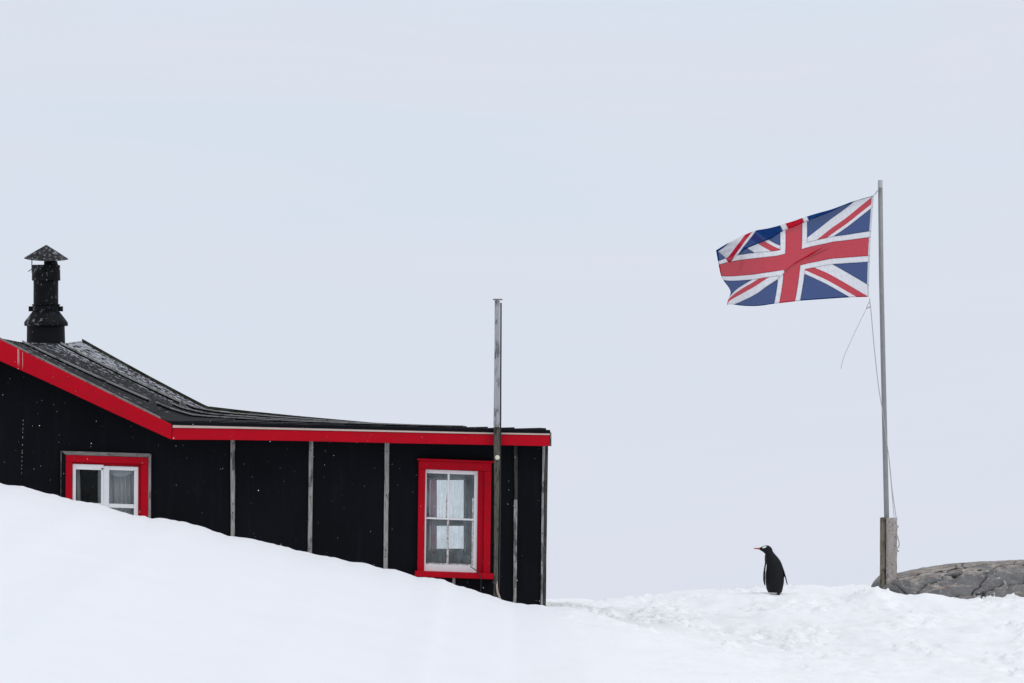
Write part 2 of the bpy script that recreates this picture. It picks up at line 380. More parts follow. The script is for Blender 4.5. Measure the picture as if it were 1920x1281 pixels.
M.update(felt=mat_felt(), red=mat_red(), red_in=mat_red('red_paint_casing', 0.92), grey=mat_wood('weathered_grey_wood', (0.44, 0.43, 0.415), (0.17, 0.162, 0.155)),
    greyh=mat_wood('weathered_grey_board', (0.30, 0.28, 0.265), (0.13, 0.12, 0.11), False), dark=mat_wood('dark_damp_wood', (0.085, 0.08, 0.072), (0.022, 0.021, 0.02)),
    post=mat_wood('bleached_post_wood', (0.42, 0.42, 0.44), (0.29, 0.29, 0.305)), postlow=mat_wood('mossy_post_wood', (0.15, 0.14, 0.115), (0.035, 0.033, 0.026)),
    cream=mat_plain('cream_primer', (0.48, 0.34, 0.28), (0.64, 0.56, 0.51), 5), white=mat_white(), putty=mat_putty(), roof=mat_roof(), moss=mat_moss(),
    rbat=mat_wood('grey_roof_batten', (0.40, 0.395, 0.385), (0.24, 0.235, 0.23), False), chim=mat_chimney(), cap=mat_cap(), pole=mat_pole(),
    glass=mat_glass('window_glass', 0.012, False, 1.14), fog=mat_glass('misted_window_glass', 0.15, True), curt=mat_cloth('net_curtain_cloth', (0.80, 0.81, 0.84), 0.15), pink=mat_cloth('lit_frame_pink', (0.62, 0.16, 0.30), 0.05),
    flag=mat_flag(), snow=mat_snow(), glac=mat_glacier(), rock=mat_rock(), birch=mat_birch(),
    nail=mat_plain('rusty_nail_iron', (0.01, 0.008, 0.007), (0.03, 0.02, 0.016), 40), rope=mat_plain('pale_rope_fibre', (0.36, 0.36, 0.36), (0.48, 0.47, 0.46), 60, 0.9),
    wire=mat_plain('dark_cable_rubber', (0.015, 0.018, 0.02), (0.03, 0.032, 0.035), 20), inner=mat_plain('pale_interior_paint', (0.56, 0.62, 0.62), (0.64, 0.69, 0.69), 3, 0.8),
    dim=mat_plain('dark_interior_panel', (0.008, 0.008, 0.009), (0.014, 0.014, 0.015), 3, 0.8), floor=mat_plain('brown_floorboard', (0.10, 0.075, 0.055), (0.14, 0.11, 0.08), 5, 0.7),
    cwhite=mat_plain('glazed_ceramic', (0.62, 0.62, 0.45), (0.7, 0.7, 0.55), 20, 0.3, 0.5), polecap=mat_plain('pale_pole_tip', (0.42, 0.43, 0.43), (0.5, 0.5, 0.5), 30),
    soot=mat_plain('plain_black_metal', (0.003, 0.0033, 0.0045), (0.008, 0.0085, 0.010), 9, 0.6, 0.12), dropping=mat_plain('pale_guano', (0.50, 0.38, 0.36), (0.65, 0.55, 0.52), 60, 0.9), flake=mat_plain('snowflake_ice', (0.85, 0.87, 0.9), (0.9, 0.91, 0.93), 10, 0.8, 0.1), mudwood=mat_wood('olive_stained_timber', (0.27, 0.245, 0.185), (0.13, 0.115, 0.085)))

# ------------------------------------------------------------------ terrain
CR_PX = [-400, -60, 0, 60, 120, 190, 250, 283, 340, 400, 440, 520, 580, 640, 720, 780, 832, 850, 900, 940, 965, 1020]
CR_PY = [820, 896, 908, 917, 935, 945, 964, 970, 978, 995, 1004, 1022, 1036, 1046, 1067, 1080, 1086, 1097, 1110, 1121, 1131, 1134]
YC = 38.6
crX = np.array([(p-960)*YC/F for p in CR_PX]); crZ = np.array([EYE-(q-HY)*YC/F for q in CR_PY])
crX = np.concatenate([[-30], crX, [1.5, 2.54, 5, 9, 30]]); crZ = np.concatenate([[4.2], crZ, [0.60, 0.48, 0.22, -0.2, -0.4]])
MOUND = [0.0, 0.0, 0.0]
def ground_z(X, Y, detail=True):
    """snow height: smooth drift in front of the hut, trodden ground to the right and behind"""
    # trodden ground with its crest a few metres past the penguin
    pxa = X/54.0*F + 960
    crest_py = np.interp(pxa, [200, 1030, 1130, 1200, 1300, 1400, 1500, 1600, 1700, 2000, 2600], [1133, 1132, 1131, 1127, 1121, 1117, 1114, 1112, 1114, 1114, 1100])
    zc = EYE - (crest_py-HY)*54.0/F
    g = zc + np.interp(X, [-5, -1, 0.62, 2.54, 5, 9], [0.0, 0.055, 0.0605, 0.0255, 0.006, -0.004])*np.minimum(np.maximum(54-Y, 0), np.interp(X, [-1, 0.62, 2.54, 5], [13, 15.2, 22, 30])) - 0.03*np.maximum(0, 30-Y)
    g = g + 0.05*fbm(X*0.35, Y*0.2, 3, 3)
    if detail:
        n1 = fbm(X*1.3+3, Y*0.55, 3, 20, 0.5); n2 = fbm(X*4.2, Y*1.9+9, 4, 40, 0.6); n3 = fbm(X*6.0+2, Y*3.4, 4, 70, 0.6)
        msk = sstep(-0.15, 0.35, fbm(X*0.8+11, Y*0.33, 3, 66))
        rough = 0.050*n1 + (0.25+0.75*msk)*(0.022*np.abs(n2) + 0.075*np.maximum(0, n3-0.22)) - 0.10*msk*np.maximum(0, fbm(X*2.9+7, Y*1.3, 3, 60)-0.30)
        rough = rough*(1-sstep(-0.2, -2.5, X-np.interp(Y, [10, 25, 32, 38.6, 60], [9.5, 5.2, 2.54, 0.62, -0.5])))
        g = g + rough
    pxr = X/51.0*F + 960
    g = g + 0.115*sstep(1590, 1650, pxr)*np.exp(-(np.maximum(0, 51.0-Y)/1.3)**2)*np.clip((52.6-Y)/1.0, 0, 1)*(0.95+0.45*gnoise(X*1.7, Y*0.6, 77))
    g = g + 0.10*np.exp(-((pxr-1638)/38)**2 - ((Y-51.2)/0.9)**2)
    g = g + MOUND[2]*np.exp(-((X-MOUND[0])/0.9)**2 - ((Y-MOUND[1])/1.3)**2)
    back = np.maximum(0, Y-55.0); g = g - 0.055*back - 0.012*back**2
    g = np.maximum(g, -17.5)
    # drift
    dz = np.interp(X, crX, crZ)
    wob = 0.012*gnoise(X*2.1, Y*0+0.5, 80) + 0.010*gnoise(X*6.3, Y*0+3.5, 81) + 0.006*gnoise(X*15, Y*0.3, 82)
    dz = dz + 1.5*wob*(X < 0.6)*np.exp(-((Y-YC)/0.9)**2) + 0.03*fbm(X*0.4+5, Y*0.25, 3, 90)*np.clip((YC-Y)/4, 0, 1) + 0.004*gnoise(X*3, Y*3, 93)
    dz = dz - 0.02*np.maximum(0, YC-Y) 
    # right-hand shoulder of the drift runs from the hut corner towards the camera
    edgeX = np.interp(Y, [10, 25, 32, 38.6, 60], [9.5, 5.2, 2.54, 0.62, -0.5])
    dx = X - edgeX
    fall = sstep(-0.15, 3.6, dx)
    dz = dz - 1.6*fall
    bk = np.maximum(0, Y-YC)
    dz = dz - 0.16*np.minimum(bk, 1.38) - 3.0*np.clip((bk-1.42)/0.6, 0, 1) - 0.25*np.maximum(0, bk-2)
    k = 0.16
    h = np.clip(0.5+0.5*(dz-g)/k, 0, 1)
    z = g*(1-h) + dz*h + k*h*(1-h)
    return z, (1-h)
def grid_mesh(name, xs, ys, zf, mat, attr=None):
    X, Y = np.meshgrid(xs, ys); Z, A = zf(X, Y)
    nx, ny = len(xs), len(ys)
    v = np.stack([X, Y, Z], -1).reshape(-1, 3)
    i = np.arange(nx*ny).reshape(ny, nx); q = np.stack([i[:-1, :-1], i[:-1, 1:], i[1:, 1:], i[1:, :-1]], -1).reshape(-1, 4)
    me = bpy.data.meshes.new(name)
    me.vertices.add(len(v)); me.vertices.foreach_set('co', v.astype(np.float32).ravel())
    me.loops.add(q.size); me.loops.foreach_set('vertex_index', q.ravel().astype(np.int32))
    me.polygons.add(len(q)); me.polygons.foreach_set('loop_start', (np.arange(len(q))*4).astype(np.int32)); me.polygons.foreach_set('loop_total', np.full(len(q), 4, dtype=np.int32))
    me.update(calc_edges=True); me.validate()
    if attr:
        at = me.attributes.new(attr, 'FLOAT', 'POINT'); at.data.foreach_set('value', A.astype(np.float32).ravel())
    return link_mesh(name, me, mat, None, True)
mp_ = P(1380+650/9.15, 1000+1055/9.15, 52.0)     # the penguin's feet sink into the snow here
MOUND[:] = [mp_.x, 52.0, mp_.z - float(ground_z(np.array([mp_.x]), np.array([51.88]))[0][0])]
xs = np.concatenate([np.linspace(-60, -9, 40, endpoint=False), np.linspace(-9, 12, 520, endpoint=False), np.linspace(12, 70, 45)])
ys = np.concatenate([np.linspace(-25, 12, 40, endpoint=False), np.linspace(12, 36, 240, endpoint=False), np.linspace(36, 57, 460, endpoint=False), np.linspace(57, 110, 50)])
tag(grid_mesh('snow_ground', xs, ys, ground_z, M['snow'], 'trodden'), kind='structure')
def glacier_z(X, Y):
    z = -17 + 0.155*np.maximum(0, Y-150) + 0.00001*np.maximum(0, Y-150)**2
    r = Y*0.010
    z = z + r*(0.35*fbm(X*0.004, Y*0.0022, 4, 130) + 0.05*fbm(X*0.02, Y*0.010, 3, 150))*sstep(150, 500, Y)
    return z, z*0
gy = 100*np.exp(np.linspace(0, math.log(60), 260))
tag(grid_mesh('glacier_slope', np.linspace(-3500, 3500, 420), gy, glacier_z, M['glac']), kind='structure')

# ------------------------------------------------------------------ hut
XR, XK, XE = -5.70, -4.04, 0.43     # ridge, kink between the two roofs, outer eave of the low roof
YN, YB = 39.75, 48.2                # near and far edges of the roof
hut = empty('hut', ((-4.5), 44.0, -0.2))
tag(hut, 'black felt-clad wooden hut with red trim half buried in a snow drift', 'hut')
Tt = [0, 0.29, 0.71, 1.0]
def zR(t): return float(np.interp(t, Tt, [3.600, 3.552, 3.556, 3.612]))
def zK(t): return float(np.interp(t, Tt, [2.768, 2.795, 2.742, 2.712]))
nlX = [XK] + [P(p, 0, YN).x for p in (323, 560, 760, 1030)] + [XE]; nlZ = [2.768] + [P(0, q, YN).z for q in (790, 797, 801, 806.3)] + [P(0, 806.3, YN).z]
flX = [XK] + [P(p, 0, YB).x for p in (470, 560, 650, 700, 800)] + [XE]; flZ = [2.712] + [P(0, q, YB).z for q in (776.5, 785, 792.5, 796.5, 800.5)] + [P(0, 805, YB).z]
def roof_z(X, t):
    if X <= XR: return zR(t) - (XR-X)*0.5
    if X <= XK:
        f = (X-XR)/(XK-XR); return zR(t)*(1-f) + zK(t)*f - 0.012*math.sin(math.pi*f)
    a, b = float(np.interp(X, nlX, nlZ)), float(np.interp(X, flX, flZ))
    e = math.exp(-(X-XK)/0.25)*(zK(t) - (zK(0)*(1-t)+zK(1)*t))
    return a*(1-t)+b*t + e
def yt(t): return YN + (YB-YN)*t
def sheet(name, Xs, ts, off, thick, mat, parent):
    """roof covering following roof_z; off(X) lifts it"""
    bm = bmesh.new(); L = []
    for dz in (0, -thick):
        L.append([[bm.verts.new((X, yt(t), roof_z(X, t) + off(X) + dz)) for X in Xs] for t in ts])
    nx, nt_ = len(Xs), len(ts)
    for l in (0, 1):
        for j in range(nt_-1):
            for i in range(nx-1): bm.faces.new((L[l][j][i], L[l][j][i+1], L[l][j+1][i+1], L[l][j+1][i]))
    for i in range(nx-1):
        for j in (0, nt_-1): bm.faces.new((L[0][j][i], L[0][j][i+1], L[1][j][i+1], L[1][j][i]))
    for j in range(nt_-1):
        for i in (0, nx-1): bm.faces.new((L[0][j][i], L[0][j+1][i], L[1][j+1][i], L[1][j][i]))
    return from_bm(name, bm, mat, parent)
XL = -7.8
TS = [k/16 for k in range(17)]
roofm = sheet('main_roof', list(np.linspace(XR, XK+0.02, 14)), TS, lambda X: 0, 0.04, M['roof'], hut)
sheet('far_roof_slope', list(np.linspace(XL, XR-0.002, 8)), TS, lambda X: -0.002, 0.04, M['roof'], hut)
lean = sheet('low_roof', list(np.linspace(XK+0.024, XE-0.01, 30)), TS, lambda X: -0.006, 0.034, M['roof'], hut)
# felt courses on the low roof: each laps the next
steps_px = [322, 410, 484, 552, 627, 697, 766, 836, 905, 965, 1024]
for a, b in zip(steps_px[:-1], steps_px[1:]):
    xa, xb = P(a, 0, YN).x, P(b, 0, YN).x
    sheet('felt_course', list(np.linspace(xa+0.001, xb, 4)), TS, lambda X, xa=xa, xb=xb: 0.003 + 0.016*(X-xa)/(xb-xa), 0.024, M['roof'], lean)
def batten(parent, t, Xa, Xb, wid, hgt0, mat, lift=0.0, n=22, taper=0.0):
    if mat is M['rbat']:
        batten(parent, t, Xa+0.004, Xb-0.02, wid*0.8, hgt0*0.5, M['felt'], lift, n, taper).name = 'batten_shade_strip'; lift += hgt0*0.52+0.009*0; hgt0 *= 0.5  # black lower strip stands in for the shade beneath each grey batten
    bm = bmesh.new(); rows = []
    for i in range(n+1):
        X = Xa + (Xb-Xa)*i/n; z = roof_z(X, t) + lift; y = yt(t) + 0.006*math.sin(i*0.9+t*20)
        hgt = hgt0*(1-taper*i/n)
        rows.append([bm.verts.new((X, y+dy, z+dz)) for dy, dz in ((-wid/2, 0.0 if mat is M['rbat'] else -0.01), (wid/2, 0.0 if mat is M['rbat'] else -0.01), (wid/2, hgt), (-wid/2, hgt))])
    for i in range(n):
        for k in range(4): bm.faces.new((rows[i][k], rows[i][(k+1) % 4], rows[i+1][(k+1) % 4], rows[i+1][k]))
    bm.faces.new(rows[0]); bm.faces.new(rows[-1][::-1])
    return from_bm('batten', bm, mat, parent)
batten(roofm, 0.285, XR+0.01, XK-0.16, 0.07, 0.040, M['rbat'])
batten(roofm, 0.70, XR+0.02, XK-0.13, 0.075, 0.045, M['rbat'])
batten(roofm, 0.990, XR+0.0, XK+0.015, 0.10, 0.038, M['moss'])
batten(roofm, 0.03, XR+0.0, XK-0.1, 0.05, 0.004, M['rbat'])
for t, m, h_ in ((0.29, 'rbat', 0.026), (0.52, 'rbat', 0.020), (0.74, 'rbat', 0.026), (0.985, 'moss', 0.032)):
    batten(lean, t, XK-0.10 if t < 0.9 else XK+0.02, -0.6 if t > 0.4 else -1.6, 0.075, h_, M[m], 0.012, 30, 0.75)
# ridge roll
bm = bmesh.new(); add_tube(bm, [(XR, yt(t), zR(t)+0.002) for t in TS], 0.012, 8); from_bm('ridge_roll', bm, M['roof'], roofm)

# walls: front wall in felt sheets that meet under the battens
def wall_top(X): 
    return float(np.interp(X, [XL, XR, XK] + [P(p, 0, 40).x for p in (323, 560, 760, 1024)], [zR(0)-(XR-XL)*0.5-0.05, 3.55, 2.722] + [P(0, q, 40).z for q in (798, 805, 809, 814)]))
ZB = -0.25
def wall_panel(name, xa, xb, Y0, Y1, topf, mat, parent, hole=None, breaks=()):
    br = sorted(set([xa, xb] + [b for b in breaks if xa < b < xb] + ([hole[0], hole[1]] if hole else []) + list(np.linspace(xa, xb, 5))))
    bm = bmesh.new()
    def colm(x0, x1, z00, z01, z10, z11):
        add_prism(bm, [(x0, z00), (x1, z01), (x1, z11), (x0, z10)], Y0, Y1)
    for x0, x1 in zip(br[:-1], br[1:]):
        if hole and x0 >= hole[0]-1e-6 and x1 <= hole[1]+1e-6:
            colm(x0, x1, ZB, ZB, hole[2], hole[2]); colm(x0, x1, hole[3], hole[3], topf(x0), topf(x1))
        else: colm(x0, x1, ZB, ZB, topf(x0), topf(x1))
    bmesh.ops.remove_doubles(bm, verts=bm.verts, dist=1e-5)
    # drop faces shared by neighbouring columns
    seen = {}
    for f in bm.faces: seen.setdefault(tuple(sorted(v.index for v in f.verts)), []).append(f)
    return from_bm(name, bm, mat, parent)
bx = lambda p: P(p, 0, 40).x
bz = lambda q: P(0, q, 40).z
KX = [XR, XK] + [bx(p) for p in (323, 560, 760)]
W1 = (bx(128), bx(272), bz(1040), bz(862)); W2 = (bx(789), bx(912), bz(1074), bz(872))
wall_panel('wall_panel', XL+0.2, bx(42), 40.0, 40.05, wall_top, M['felt'], hut, None, KX)
wall_panel('wall_panel', bx(42)+0.002, bx(436), 40.002, 40.05, wall_top, M['felt'], hut, W1, KX)
wall_panel('wall_panel', bx(436)+0.002, bx(582), 40.0, 40.05, wall_top, M['felt'], hut, None, KX)
wall_panel('wall_panel', bx(582)+0.002, bx(724), 40.0, 40.05, wall_top, M['felt'], hut, None, KX)
wall_panel('wall_panel', bx(724)+0.002, bx(966), 40.0, 40.05, wall_top, M['felt'], hut, W2, KX)
wall_panel('wall_panel', bx(966)+0.002, bx(1021), 40.0, 40.05, wall_top, M['felt'], hut, None, KX)
# lapped strip of felt under the gable board
strip('felt_strip', [(-10, 660), (323, 812)], [(-10, 692), (0, 696), (200, 772), (330, 820)], 39.985, 40.0, M['felt'], hut, 0.002)
bm = bmesh.new()
for q in (790, 797, 806, 812, 822, 836, 846, 851, 858, 866, 874, 880, 889):
    l = random.uniform(2.0, 5.0); a = P(43.5-(q-790)*0.03, q, 39.995); add_box(bm, (a.x-0.003, 39.990, a.z), (a.x+0.003, 39.999, a.z+l/170))
tag(from_bm('torn_felt_seam', bm, M['grey'], hut), kind='stuff')
# side, back and inner walls
YBK = 47.95
roof_t = lambda t: (lambda X: roof_z(X, t) - 0.05)
RW = (P(800, 0, YBK).x, P(872, 0, YBK).x, P(0, 1034, YBK).z, P(0, 897, YBK).z)
wall_panel('back_wall', XL+0.2, bx(1021), YBK, YBK+0.06, roof_t(0.97), M['felt'], hut, RW, KX)
def side_wall(name, X0, X1, mat, ya=40.06, yb=YBK-0.005):
    bm = bmesh.new(); n = 8; v = []
    for X in (X0, X1):
        v.append([[bm.verts.new((X, ya+(yb-ya)*k/n, zz)) for zz in (ZB, min(roof_z(X0, (ya+(yb-ya)*k/n-YN)/(YB-YN)), roof_z(X1, (ya+(yb-ya)*k/n-YN)/(YB-YN)))-0.05)] for k in range(n+1)])
    for k in range(n):
        for s_ in (0, 1): bm.faces.new((v[s_][k][0], v[s_][k+1][0], v[s_][k+1][1], v[s_][k][1]))
        bm.faces.new((v[0][k][1], v[0][k+1][1], v[1][k+1][1], v[1][k][1]))
    for k in (0, n): bm.faces.new((v[0][k][0], v[0][k][1], v[1][k][1], v[1][k][0]))
    return from_bm(name, bm, mat, hut)
side_wall('side_wall', XL+0.2, XL+0.26, M['felt']); side_wall('side_wall', bx(1021)-0.06, bx(1021)-0.001, M['felt'])
side_wall('partition', bx(560), bx(560)+0.05, M['inner']); 
side_wall('partition', bx(1021)-0.10, bx(1021)-0.07, M['inner'], 40.1, YBK-0.05)
box('floor', (XL+0.3, 40.1, 0.30), (bx(1021)-0.11, YBK-0.06, 0.34), M['floor'], hut)
for a in ((bx(560)+0.06, RW[0]-0.02, 0.34, 2.45), (RW[1]+0.02, bx(1021)-0.11, 0.34, 2.45), (RW[0]-0.019, RW[1]+0.019, 0.34, RW[2]-0.02), (RW[0]-0.019, RW[1]+0.019, RW[3]+0.02, 2.45)):
    box('lining', (a[0], YBK-0.05, a[2]), (a[1], YBK-0.01, a[3]), M['inner'], hut)
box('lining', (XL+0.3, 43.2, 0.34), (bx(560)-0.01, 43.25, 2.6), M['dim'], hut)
box('ceiling', (bx(560)+0.06, 40.1, 2.36), (bx(1021)-0.11, YBK-0.06, 2.38), M['inner'], hut)

# battens on the front wall
def wall_batten(top, bot, y0, y1, mat, nails, Yf=39.972):
    (a, b), (c, d_) = top, bot
    n = 6; T = []; B = []
    ptsL = [(a + (c-a)*k/n + random.uniform(-0.35, 0.35), y0+(y1-y0)*k/n) for k in range(n+1)]
    ptsR = [(b + (d_-b)*k/n + random.uniform(-0.35, 0.35), y0+(y1-y0)*k/n) for k in range(n+1)]
    o = strip('wall_batten', ptsL, ptsR, Yf, 39.998, mat, hut, 0.002)
    if nails:
        bm = bmesh.new()
        for q in nails:
            f = (q-y0)/(y1-y0); p = P((a+(c-a)*f + b+(d_-b)*f)/2, q, Yf)
            add_lathe(bm, [(0.007, 0), (0.006, 0.004)], (0, 0, 0), 8)
            for v in bm.verts[-16:] if False else list(bm.verts)[-16:]:
                v.co = Vector((v.co.x + p.x, Yf - v.co.z, v.co.y + p.z))
        tag(from_bm('nail_heads', bm, M['nail'], o), kind='stuff')
    return o
wall_batten((432.2, 440.4), (432.6, 440.2), 822, 1040, M['grey'], [832, 880, 945, 962])
wall_batten((579.6, 587.6), (576.4, 584.2), 822, 1070, M['grey'], [845, 932, 1029])
wall_batten((721.4, 730.2), (718.6, 726.2), 826, 1100, M['grey'], [847, 929, 1032, 1044])
wall_batten((963.6, 970.6), (964.6, 970.4), 830, 936, M['dark'], [875])
wall_batten((963.8, 970.0), (961.8, 968.4), 937, 1150, M['grey'], [952, 1053, 1100])
wall_batten((848.4, 853.4), (848.0, 853.2), 1083, 1120, M['grey'], None)
wall_batten((1017.0, 1021.4), (1013.6, 1017.6), 832, 1160, M['grey'], [905, 1000, 1060])
o = wall_batten((1021.6, 1027.6), (1018.0, 1023.4), 832, 1160, M['dark'], [950, 1090], 39.965)

# fascia boards
YF0, YF1 = 39.66, 39.71
strip('gable_board', [(-14, 630), (0, 637), (90, 681.6), (200, 736), (323, 797)], [(-14, 670), (0, 677), (90, 717.4), (200, 769), (321, 824.5)], YF0, YF1, M['red'], hut, 0.004)
strip('gable_board', [(-380, 800), (-14.6, 630)], [(-380, 838), (-14.6, 670)], YF0, YF1, M['red'], hut, 0.004)
strip('edge_board', [(-14, 626.5), (0, 633.5), (120, 693), (230, 747.5), (300, 782.5)], [(-14, 630), (0, 637), (120, 696.5), (230, 751), (300, 785.6)], YF0+0.02, YF1+0.06, M['greyh'], hut, 0.002)
top = [(323.6, 802.6), (440, 804.2), (560, 806.8), (660, 809), (760, 811.2), (880, 813.8), (1030.5, 816.4)]
bot = [(321.6, 824.5), (440, 825.2), (560, 827), (660, 829.4), (760, 831.6), (880, 833.8), (1031.5, 836.8)]
strip('eave_board', top, bot, YF0, YF1, M['red'], hut, 0.004)
ctop = [(324.2, 797), (440, 799.6), (560, 802.6), (660, 805), (760, 807.4), (880, 810.2), (1031.5, 812.8)]
strip('cream_strip', ctop, [(x, y-0.4) for x, y in top], YF0-0.010, YF1, M['cream'], hut, 0.002)
strip('felt_edge', [(x, y-6.2) for x, y in ctop], [(x, y-0.3) for x, y in ctop], YF0-0.016, YF1+0.05, M['felt'], hut, 0.003)
bm = bmesh.new(); xa_, xb_ = P(1031.8, 0, YF0).x, P(1034, 0, YF0).x; zt0, zt1 = P(0, 811, YF0).z, roof_z(XE, 1.0)-0.03; zb0 = P(0, 837, YF0).z
vv = [bm.verts.new(c) for c in ((xa_, YF0-0.002, zb0), (xb_, YF0-0.002, zb0), (xb_, YF0-0.002, zt0), (xa_, YF0-0.002, zt0), (xa_, YB, zt1-0.15), (xb_, YB, zt1-0.15), (xb_, YB, zt1), (xa_, YB, zt1))]
for f_ in ((0, 1, 2, 3), (4, 5, 6, 7), (0, 1, 5, 4), (1, 2, 6, 5), (2, 3, 7, 6), (3, 0, 4, 7)): bm.faces.new([vv[i] for i in f_])
from_bm('end_board', bm, M['greyh'], hut)

for a, b, w_ in ((33, 653.6, 1.1), (35.2, 654.8, 0.5), (42, 660, 0.5)):
    prism('dropping_streak', [(a, b), (a+w_, b+0.6), (a+w_*0.9+0.4, b+24), (a+0.6, b+33), (a+0.2, b+22)], YF0-0.0035, YF0-0.0005, M['dropping'], hut, 0.0)
# ---- windows (px rectangles go through a small shear: the old frames have settled)
def shear(x0, y0, k1, k2): return lambda x, y: (x + k1*(y-y0), y + k2*(x-x0))
def pane_rect(name, x0, y0, x1, y1, Y0, Y1, mat, parent, sh, bev=0.003):
    return prism(name, [sh(x0, y0), sh(x1, y0), sh(x1, y1), sh(x0, y1)], Y0, Y1, mat, parent, bev)
# window in the tall part
s1 = shear(123, 853, -0.006, 0.030)
win1 = empty('window', P(200, 1040, 40.0)); win1.parent = hut; win1.location = ORIG[win1.name] - ORIG[hut.name]
R = lambda n, a, b, c, d_, y0, y1, m, p, bev=0.003: pane_rect(n, a, b, c, d_, y0, y1, M[m], p, s1, bev)
prism('outer_trim', [s1(116, 846), s1(282.5, 846), s1(277.2, 853), s1(122.5, 853)], 39.955, 40.0, M['greyh'], win1, 0.002)
prism('outer_trim', [s1(115, 846.5), s1(122, 853.2), s1(122, 1040), s1(115, 1040)], 39.958, 40.0, M['felt'], win1, 0.002)
R('trim_edge', 114.2, 846, 114.8, 1040, 39.957, 40.0, 'grey', win1, 0.0)
prism('outer_trim', [s1(283, 846.5), s1(278.2, 853.2), s1(278.2, 1040), s1(283, 1040)], 39.958, 40.0, M['grey'], win1, 0.002)
R('frame_board', 123, 853.4, 278, 866, 39.945, 40.0, 'red', win1)
R('frame_board', 123, 866.2, 135.5, 1040, 39.945, 40.0, 'red', win1)
R('frame_board', 264.5, 866.2, 278, 1040, 39.945, 40.0, 'red', win1)
R('inner_casing', 135.7, 866.2, 264.3, 870.4, 39.985, 40.07, 'red_in', win1, 0.001)
R('inner_casing', 259.5, 870.6, 264.3, 1040, 39.985, 40.07, 'red_in', win1, 0.001)
R('inner_casing', 133.5, 870.6, 136.2, 1040, 39.985, 40.07, 'red_in', win1, 0.001)
sash = R('sash', 136.4, 869.6, 142.2, 1030, 39.972, 40.01, 'white', win1, 0.002)          # left leaf, standing a little proud
for a in ((142.4, 869.6, 194, 879.6), (189.6, 879.8, 194, 1030), (142.4, 942, 189.4, 950), (142.4, 1020, 189.4, 1030)): R('rail', *a, 39.972, 40.01, 'white', sash, 0.002)
R('pane', 142.2, 879.6, 189.6, 942, 39.992, 39.996, 'glass', sash, 0); R('pane', 142.2, 950, 189.6, 1020, 39.992, 39.996, 'glass', sash, 0)
sash = R('sash', 194.2, 871.6, 204.8, 1034, 39.985, 40.02, 'white', win1, 0.002)           # centre post and right leaf
for a in ((205, 871.6, 259.3, 879), (251.6, 879.2, 259.3, 1034), (205, 942, 251.4, 949.4), (205, 1020, 251.4, 1034)): R('rail', *a, 39.985, 40.02, 'white', sash, 0.002)
R('pane', 204.8, 879, 251.6, 942, 40.004, 40.008, 'glass', sash, 0); R('pane', 204.8, 949.4, 251.6, 1020, 40.004, 40.008, 'glass', sash, 0)
bm = bmesh.new(); p_ = P(133.8+0.6, 897, 39.96); add_box(bm, (p_.x-0.008, 39.955, p_.z-0.04), (p_.x+0.008, 39.975, p_.z+0.04)); from_bm('hinge', bm, M['nail'], win1)
bm = bmesh.new(); p_ = P(192, 879, 39.965); add_box(bm, (p_.x-0.010, 39.962, p_.z-0.006), (p_.x+0.010, 39.972, p_.z+0.006)); from_bm('latch', bm, M['nail'], win1)
# tall four-pane window in the low part
s2 = shear(783, 866, -0.013, 0.036)
win2 = empty('window', P(850, 1083, 40.0)); win2.parent = hut; win2.location = ORIG[win2.name] - ORIG[hut.name]
R = lambda n, a, b, c, d_, y0, y1, m, p, bev=0.003: pane_rect(n, a, b, c, d_, y0, y1, M[m], p, s2, bev)
R('head_board', 782.5, 859.5, 925.5, 863.2, 39.905, 40.0, 'red', win2, 0.003)
R('frame_board', 785, 863.4, 921.5, 879.0, 39.945, 40.0, 'red', win2)
R('frame_board', 785, 879.2, 797.5, 1070.6, 39.945, 40.0, 'red', win2)
R('frame_board', 908.5, 879.2, 921.5, 1070.6, 39.945, 40.0, 'red', win2)
R('sill', 780.5, 1070.8, 927.5, 1081.4, 39.890, 40.06, 'red', win2, 0.005)
R('inner_casing', 896.6, 879.2, 908.3, 1070.6, 39.975, 40.09, 'red_in', win2, 0.002)
R('inner_casing', 793.5, 879.2, 797.3, 1070.6, 39.99, 40.09, 'red_in', win2, 0.001)
sash = R('sash', 797.8, 879.6, 896.4, 886.6, 40.0, 40.05, 'white', win2, 0.002)
R('rail', 797.8, 886.8, 800.6, 1057, 40.0, 40.05, 'white', sash, 0.001); R('rail', 889.6, 886.8, 896.4, 1057, 40.0, 40.05, 'white', sash, 0.002)
R('rail', 797.8, 1057.2, 896.4, 1070.4, 39.99, 40.05, 'white', sash, 0.002)
R('putty_edge', 886.2, 930, 889.4, 1057, 40.006, 40.04, 'putty', sash, 0.001); R('putty_edge', 800.8, 1054.6, 886, 1057, 40.006, 40.04, 'putty', sash, 0.001)
R('muntin', 839.6, 886.8, 843.4, 969.0, 40.004, 40.045, 'white', sash, 0.001); R('muntin', 839.4, 972.8, 843.4, 1054.4, 40.004, 40.045, 'putty', sash, 0.001)
R('muntin', 800.8, 969.2, 889.4, 972.6, 40.002, 40.045, 'white', sash, 0.001)
R('putty_edge', 837.4, 925, 839.4, 969, 40.008, 40.04, 'putty', sash, 0.0005)
for a in ((800.6, 886.6, 839.6, 969.2), (843.4, 886.6, 889.6, 969.2), (800.6, 972.8, 839.4, 1057), (843.4, 972.8, 889.6, 1057)): R('pane', *a, 40.022, 40.026, 'fog', sash, 0)
